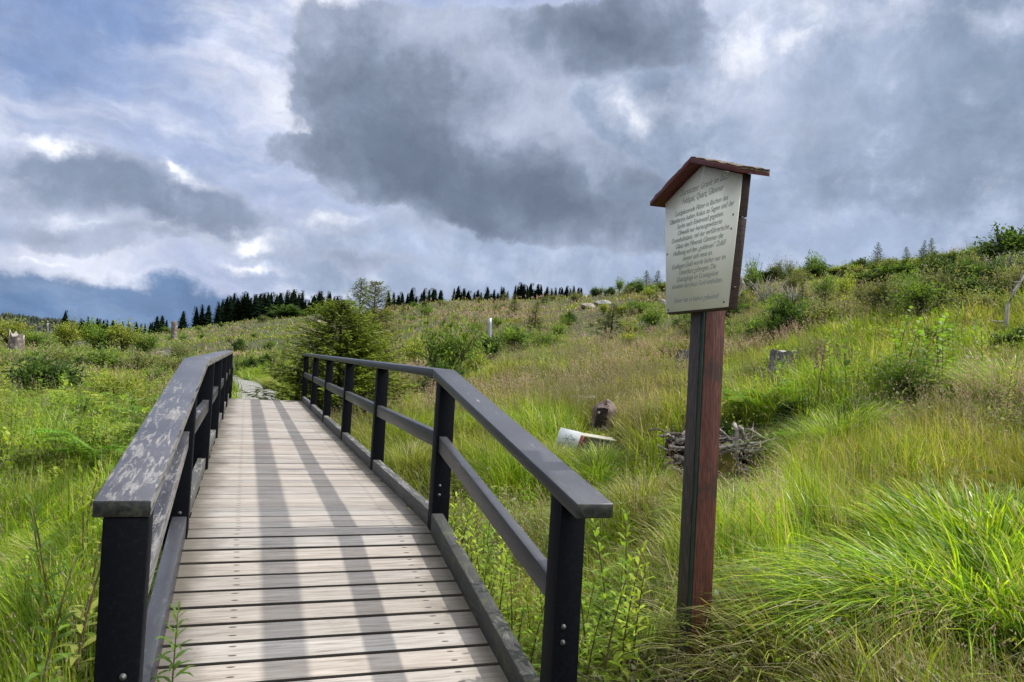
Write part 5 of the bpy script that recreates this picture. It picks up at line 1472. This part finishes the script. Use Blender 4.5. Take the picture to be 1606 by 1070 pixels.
# bare shrubs and dead brush on the crest right of the sign
def bare_bush(px, py, hpx, label, seed, wk=1.0, n=16, group=None):
    loc, r = gp(px, py); h = px2m(hpx, r); rg = np.random.default_rng(seed); m = MB()
    for k in range(n):
        a = rg.uniform(0, 6.28); sp = rg.uniform(.1, .5)*h*wk; hh = h*rg.uniform(.5, 1)
        p = [np.array([0, 0, -.05]), np.array([math.cos(a)*sp*.4, math.sin(a)*sp*.4, hh*.5])+rg.normal(0, .05*h, 3), np.array([math.cos(a)*sp, math.sin(a)*sp, hh])]
        m.tube(p, [.02*h+.004, .012*h+.003, .004], 4, None)
        for q in range(4):
            s = p[1]+(p[2]-p[1])*rg.random(); e = s+norm(rg.normal(0, 1, 3))*h*.22
            m.tube([s, e], [.006*h+.002, .003], 3, None)
    o = m.build('bare_shrub', M['twig']); o.location = loc; tag(o, label, 'dead shrub', group); return o
bare_bush(1297, 424, 44, 'bare twiggy shrub poking above the crest left of the first pointed spruce', 1)
bare_bush(1200, 482, 50, 'grey dead brush on the slope right of the sign board', 2, 1.6, 26)
bare_bush(1245, 486, 44, 'grey dead brush above the brown sawn stump', 3, 1.6, 24)
bare_bush(1572, 440, 40, 'dead brush under the large dark shrub at the right', 4, 1.8, 20)
bare_bush(1150, 480, 40, 'grey dead brush hidden behind the sign board edge', 5, 1.5, 18)

# brush pile in the stream hollow
def brush():
    c = np.array(at(1140, 735, 9.2)); r = dist(c); rg = np.random.default_rng(31)
    u = np.array([math.cos(YAW), -math.sin(YAW), 0]); v = np.array([math.sin(YAW), math.cos(YAW), 0]); up = np.array([0, 0, 1.0])
    S = r/FPX
    def P(px, py, dv=0): return c+u*(px-1140)*S+up*(735-py)*S+v*dv
    lab = 'bleached grey branch heaped in the brush pile over the dark hollow'
    grp = 'dead branches of the brush pile'
    # near-black logs added to paint the dark void of the hollow
    for i, (x0, y0, x1, y1, rr, dv) in enumerate(((1055, 714, 1240, 706, .13, .25), (1075, 730, 1220, 724, .13, .28), (1090, 746, 1205, 742, .15, .30), (1100, 702, 1230, 694, .09, .30), (1095, 762, 1200, 758, .14, .34))):
        pts = [P(x0+(x1-x0)*t, y0+(y1-y0)*t+rg.normal(0, 1), dv) for t in np.linspace(0, 1, 6)]
        branch_obj('hollow_shade_log', pts, [rr*.9, rr, rr, rr*.95, rr*.9, rr*.7], 'hollow', 'near black log added as shade of the hollow under the brush pile', 'log', 'near black logs added as shade of the hollow', seed=i)
    fixed = [(1050, 706, 1130, 708), (1110, 706, 1205, 690), (1128, 712, 1218, 684), (1150, 708, 1195, 702), (1148, 690, 1156, 752), (1150, 665, 1148, 735), (1152, 668, 1170, 696), (1155, 756, 1205, 757), (1060, 700, 1110, 690),
             (1060, 720, 1100, 735), (1160, 735, 1190, 728), (1170, 720, 1176, 702), (1055, 735, 1085, 752), (1200, 695, 1235, 690)]
    for i, (x0, y0, x1, y1) in enumerate(fixed):
        pts = [P(x0+(x1-x0)*t+rg.normal(0, 1.2), y0+(y1-y0)*t+rg.normal(0, 1.2), -.05+rg.normal(0, .03)) for t in np.linspace(0, 1, 6)]
        rr = rg.uniform(.016, .028)
        branch_obj('branch', pts, [rr, rr, rr*.9, rr*.8, rr*.6, rr*.35], 'twig', lab, 'branch', grp, twigs=3, seed=40+i)
    for i in range(60):
        x = rg.uniform(1050, 1225); y = rg.uniform(684, 740)-abs(x-1140)*.05; L = rg.uniform(20, 70); a = rg.normal(0.12, .45)
        pts = [P(x-L/2*math.cos(a)+L*t*math.cos(a)+rg.normal(0, 1.5), y+L/2*math.sin(a)-L*t*math.sin(a)+rg.normal(0, 1.5), rg.uniform(-.1, .35)) for t in np.linspace(0, 1, 5)]
        rr = rg.uniform(.009, .020)
        branch_obj('branch', pts, [rr, rr, rr*.9, rr*.7, rr*.35], 'twig' if rg.random() < .5 else 'stumpbark', lab, 'branch', grp, twigs=2, seed=80+i)
    for i, (px, py, w, h, lab_) in enumerate(((1142, 742, 44, 38, 'yellowish mossy stone under the left of the brush pile'), (1188, 742, 44, 26, 'yellowish mossy stone under the right of the brush pile'), (1110, 750, 36, 24, 'mossy stone low at the left foot of the brush pile'))):
        o = rock(px, py, w, h, 'mossstone', lab_, seed=20+i); o.location = P(px, py-h*.3, .05)
brush()
print('brush r', dist(G(1140,735)), 'box', dist(G(914,712)), 'stump', dist(G(944,676)))

# brown stump with rounded top, its fallen log, and the little box with the white plate
def relics():
    loc, r = gp(944, 676); s = px2m(1, r)
    root = empty('hollow_stump', loc); tag(root, 'dark brown hollow stump with rounded worn top behind the white plate', 'stump')
    rg7 = np.random.default_rng(8)
    n = 30; m = MB(); V = []; ph = 1.3
    prof = [(-6, 1.2), (0, 1.1), (6, 1.0), (12, .95), (18, .96), (24, .98), (30, .99), (35, .93), (39, .80), (42, .58), (44, .30), (45, .02)]
    fl = rg7.normal(0, .035, n)
    for z, k in prof:
        for q in range(n):
            t = 2*math.pi*q/n; rr = 19*s*k*(1+.07*math.sin(3*t+ph)+.05*math.sin(7*t))
            rr *= 1+fl[q]+rg7.normal(0, .018)
            V.append((rr*math.cos(t)+.12*z*s, rr*math.sin(t), z*s*(1+.09*math.sin(t+.6)+.04*math.sin(3*t))+rg7.normal(0, .5)*s))
    F = [(i*n+q, i*n+(q+1) % n, (i+1)*n+(q+1) % n, (i+1)*n+q) for i in range(len(prof)-1) for q in range(n)]
    m.add(V, F); m.build('rounded_body', M['rust'], root)
    # dark skin on the side facing the walker's left, painting a hollow's shade
    d = np.array([CAM[0]-loc[0], CAM[1]-loc[1]]); d /= np.linalg.norm(d); a0 = math.atan2(d[1], d[0])+(-.35)
    m = MB(); V = []; rows = 7; cols = 9
    for i in range(rows):
        for j in range(cols):
            z = (2+34*i/(rows-1))*s; t = a0+(j/(cols-1)-.5)*1.15; k = 1.02+.0*i
            rr = 19*s*.955*(1+.07*math.sin(3*t+ph)+.05*math.sin(7*t))*(1.035 if 0 < j < cols-1 and i < rows-1 else .985)
            V.append((rr*math.cos(t)*1.03+.12*z, rr*math.sin(t)*1.03, z+rg7.normal(0, .6)*s))
    m.add(V, [(i*cols+j, i*cols+j+1, (i+1)*cols+j+1, (i+1)*cols+j) for i in range(rows-1) for j in range(cols-1)])
    m.build('hollow', M['hollow'], root, smooth=True)
    m = MB(); t = a0+.05; rr = 19*s*1.06
    m.tube([(rr*math.cos(t), rr*math.sin(t), 29*s), (rr*1.04*math.cos(t), rr*1.04*math.sin(t), 29*s)], 2.2*s, 10); m.build('pale_knot', M['deadwood'], root)
    # log lying to the left
    A = np.array(G(888, 640)); B = np.array(at(934, 626, dist(A)+.3)); A[2] = at(888, 626, dist(A))[2]
    pts = [A+(B-A)*t+np.array([0, 0, .012*math.sin(7*t)]) for t in np.linspace(0, 1, 7)]
    o = branch_obj('fallen_log', pts, [.05, .075, .085, .09, .09, .085, .08], 'stumpbark', 'pale topped fallen log lying left of the hollow stump', 'log', seed=2, twigs=2)
    # box
    loc, r = gp(914, 712); s = px2m(1, r)
    f = norm(np.array([CAM[0]-loc[0], CAM[1]-loc[1]])); right = np.array([-f[1], f[0]])
    if right@np.array([math.cos(YAW), -math.sin(YAW)]) < 0: right = -right
    ang = math.atan2(right[1], right[0])
    root = empty('trail_marker_box', loc, ang); tag(root, 'small tilted wooden box in the grass with white end plate and red edge', 'box')
    root.rotation_euler = (R(3), R(7), ang)
    # local: x right, y away, z up; white end faces left-front, long side faces front-right
    Lx, Dz = 52*s, 34*s
    m = MB()
    P0 = [(-6*s, 0, -4*s), (Lx*.9, 10*s, -4*s), (Lx*.8, 34*s, -4*s), (-16*s, 24*s, -4*s)]
    P1 = [(x, y, 26*s) for x, y, z in P0]
    m.hexa(P0+P1); m.build('wooden_body', M['boxwood'], root, bevel=.004)
    m = MB(); P0 = [(-8*s, -2*s, 26.4*s), (Lx*.93, 8*s, 26.4*s), (Lx*.82, 36*s, 26.4*s), (-18*s, 26*s, 26.4*s)]; m.hexa(P0+[(x, y, 28.6*s) for x, y, z in P0]); m.build('lid', M['paleboard'], root, bevel=.002)
    # plate stands at the left end, turned to the viewer
    m = MB(); a, b = (-44*s, 8*s), (-8*s, -4*s); tk = 1.2*s
    pl = [(a[0]-3*s, a[1], 0), (b[0]-4*s, b[1], 0), (b[0]-4*s, b[1]+tk, 0), (a[0]-3*s, a[1]+tk, 0)]
    tp_ = [(a[0]+3*s, a[1], 33*s), (b[0]+1*s, b[1], 33*s), (b[0]+1*s, b[1]+tk, 33*s), (a[0]+3*s, a[1]+tk, 33*s)]
    m.hexa(pl+tp_); wp = m.build('white_plate', M['white'], root)
    m = MB(); m.hexa([(b[0]-3.4*s, b[1]-.6*s, -1*s), (b[0]+.2*s, b[1]-.9*s, 0), (b[0]+2.2*s, b[1]+5*s, 0), (b[0]-1.4*s, b[1]+4*s, 0),
                      (b[0]+1.4*s, b[1]-.6*s, 28*s), (b[0]+5.0*s, b[1]-.9*s, 28*s), (b[0]+7*s, b[1]+5*s, 28*s), (b[0]+3*s, b[1]+4*s, 28*s)]); m.build('red_edge', M['redpaint'], root)
    # faint dark drawing on the plate
    m = MB(); rg = np.random.default_rng(4)
    def on(u, v): # plate coordinates
        x = (a[0]-3*s+6*s*v)+(b[0]-a[0])*u+(-1*s*u)*(1-v)-2*s*u*v*0; y = a[1]+(b[1]-a[1])*u-.5*s; z = 32*s*v; return np.array([x, y, z])
    for (u0, v0, u1, v1) in ((.2, .3, .8, .42), (.35, .15, .55, .85), (.5, .2, .75, .7), (.25, .55, .8, .62), (.3, .75, .6, .4), (.55, .8, .85, .5)):
        pts = [on(u0+(u1-u0)*t+rg.normal(0, .015), v0+(v1-v0)*t+rg.normal(0, .015)) for t in np.linspace(0, 1, 5)]
        m.tube(pts, .35*s, 4)
    m.build('plate_drawing', M['ink'], wp)
relics()

# pebbly soil patch and stone at the near left
rock(25, 940, 90, 34, 'pinkstone', 'flat pale stone half hidden in the grass at the lower left edge', seed=33, depth=1.0)
rock(85, 925, 60, 20, 'stone', 'low pale grey stone behind the grass near the left post', seed=34)
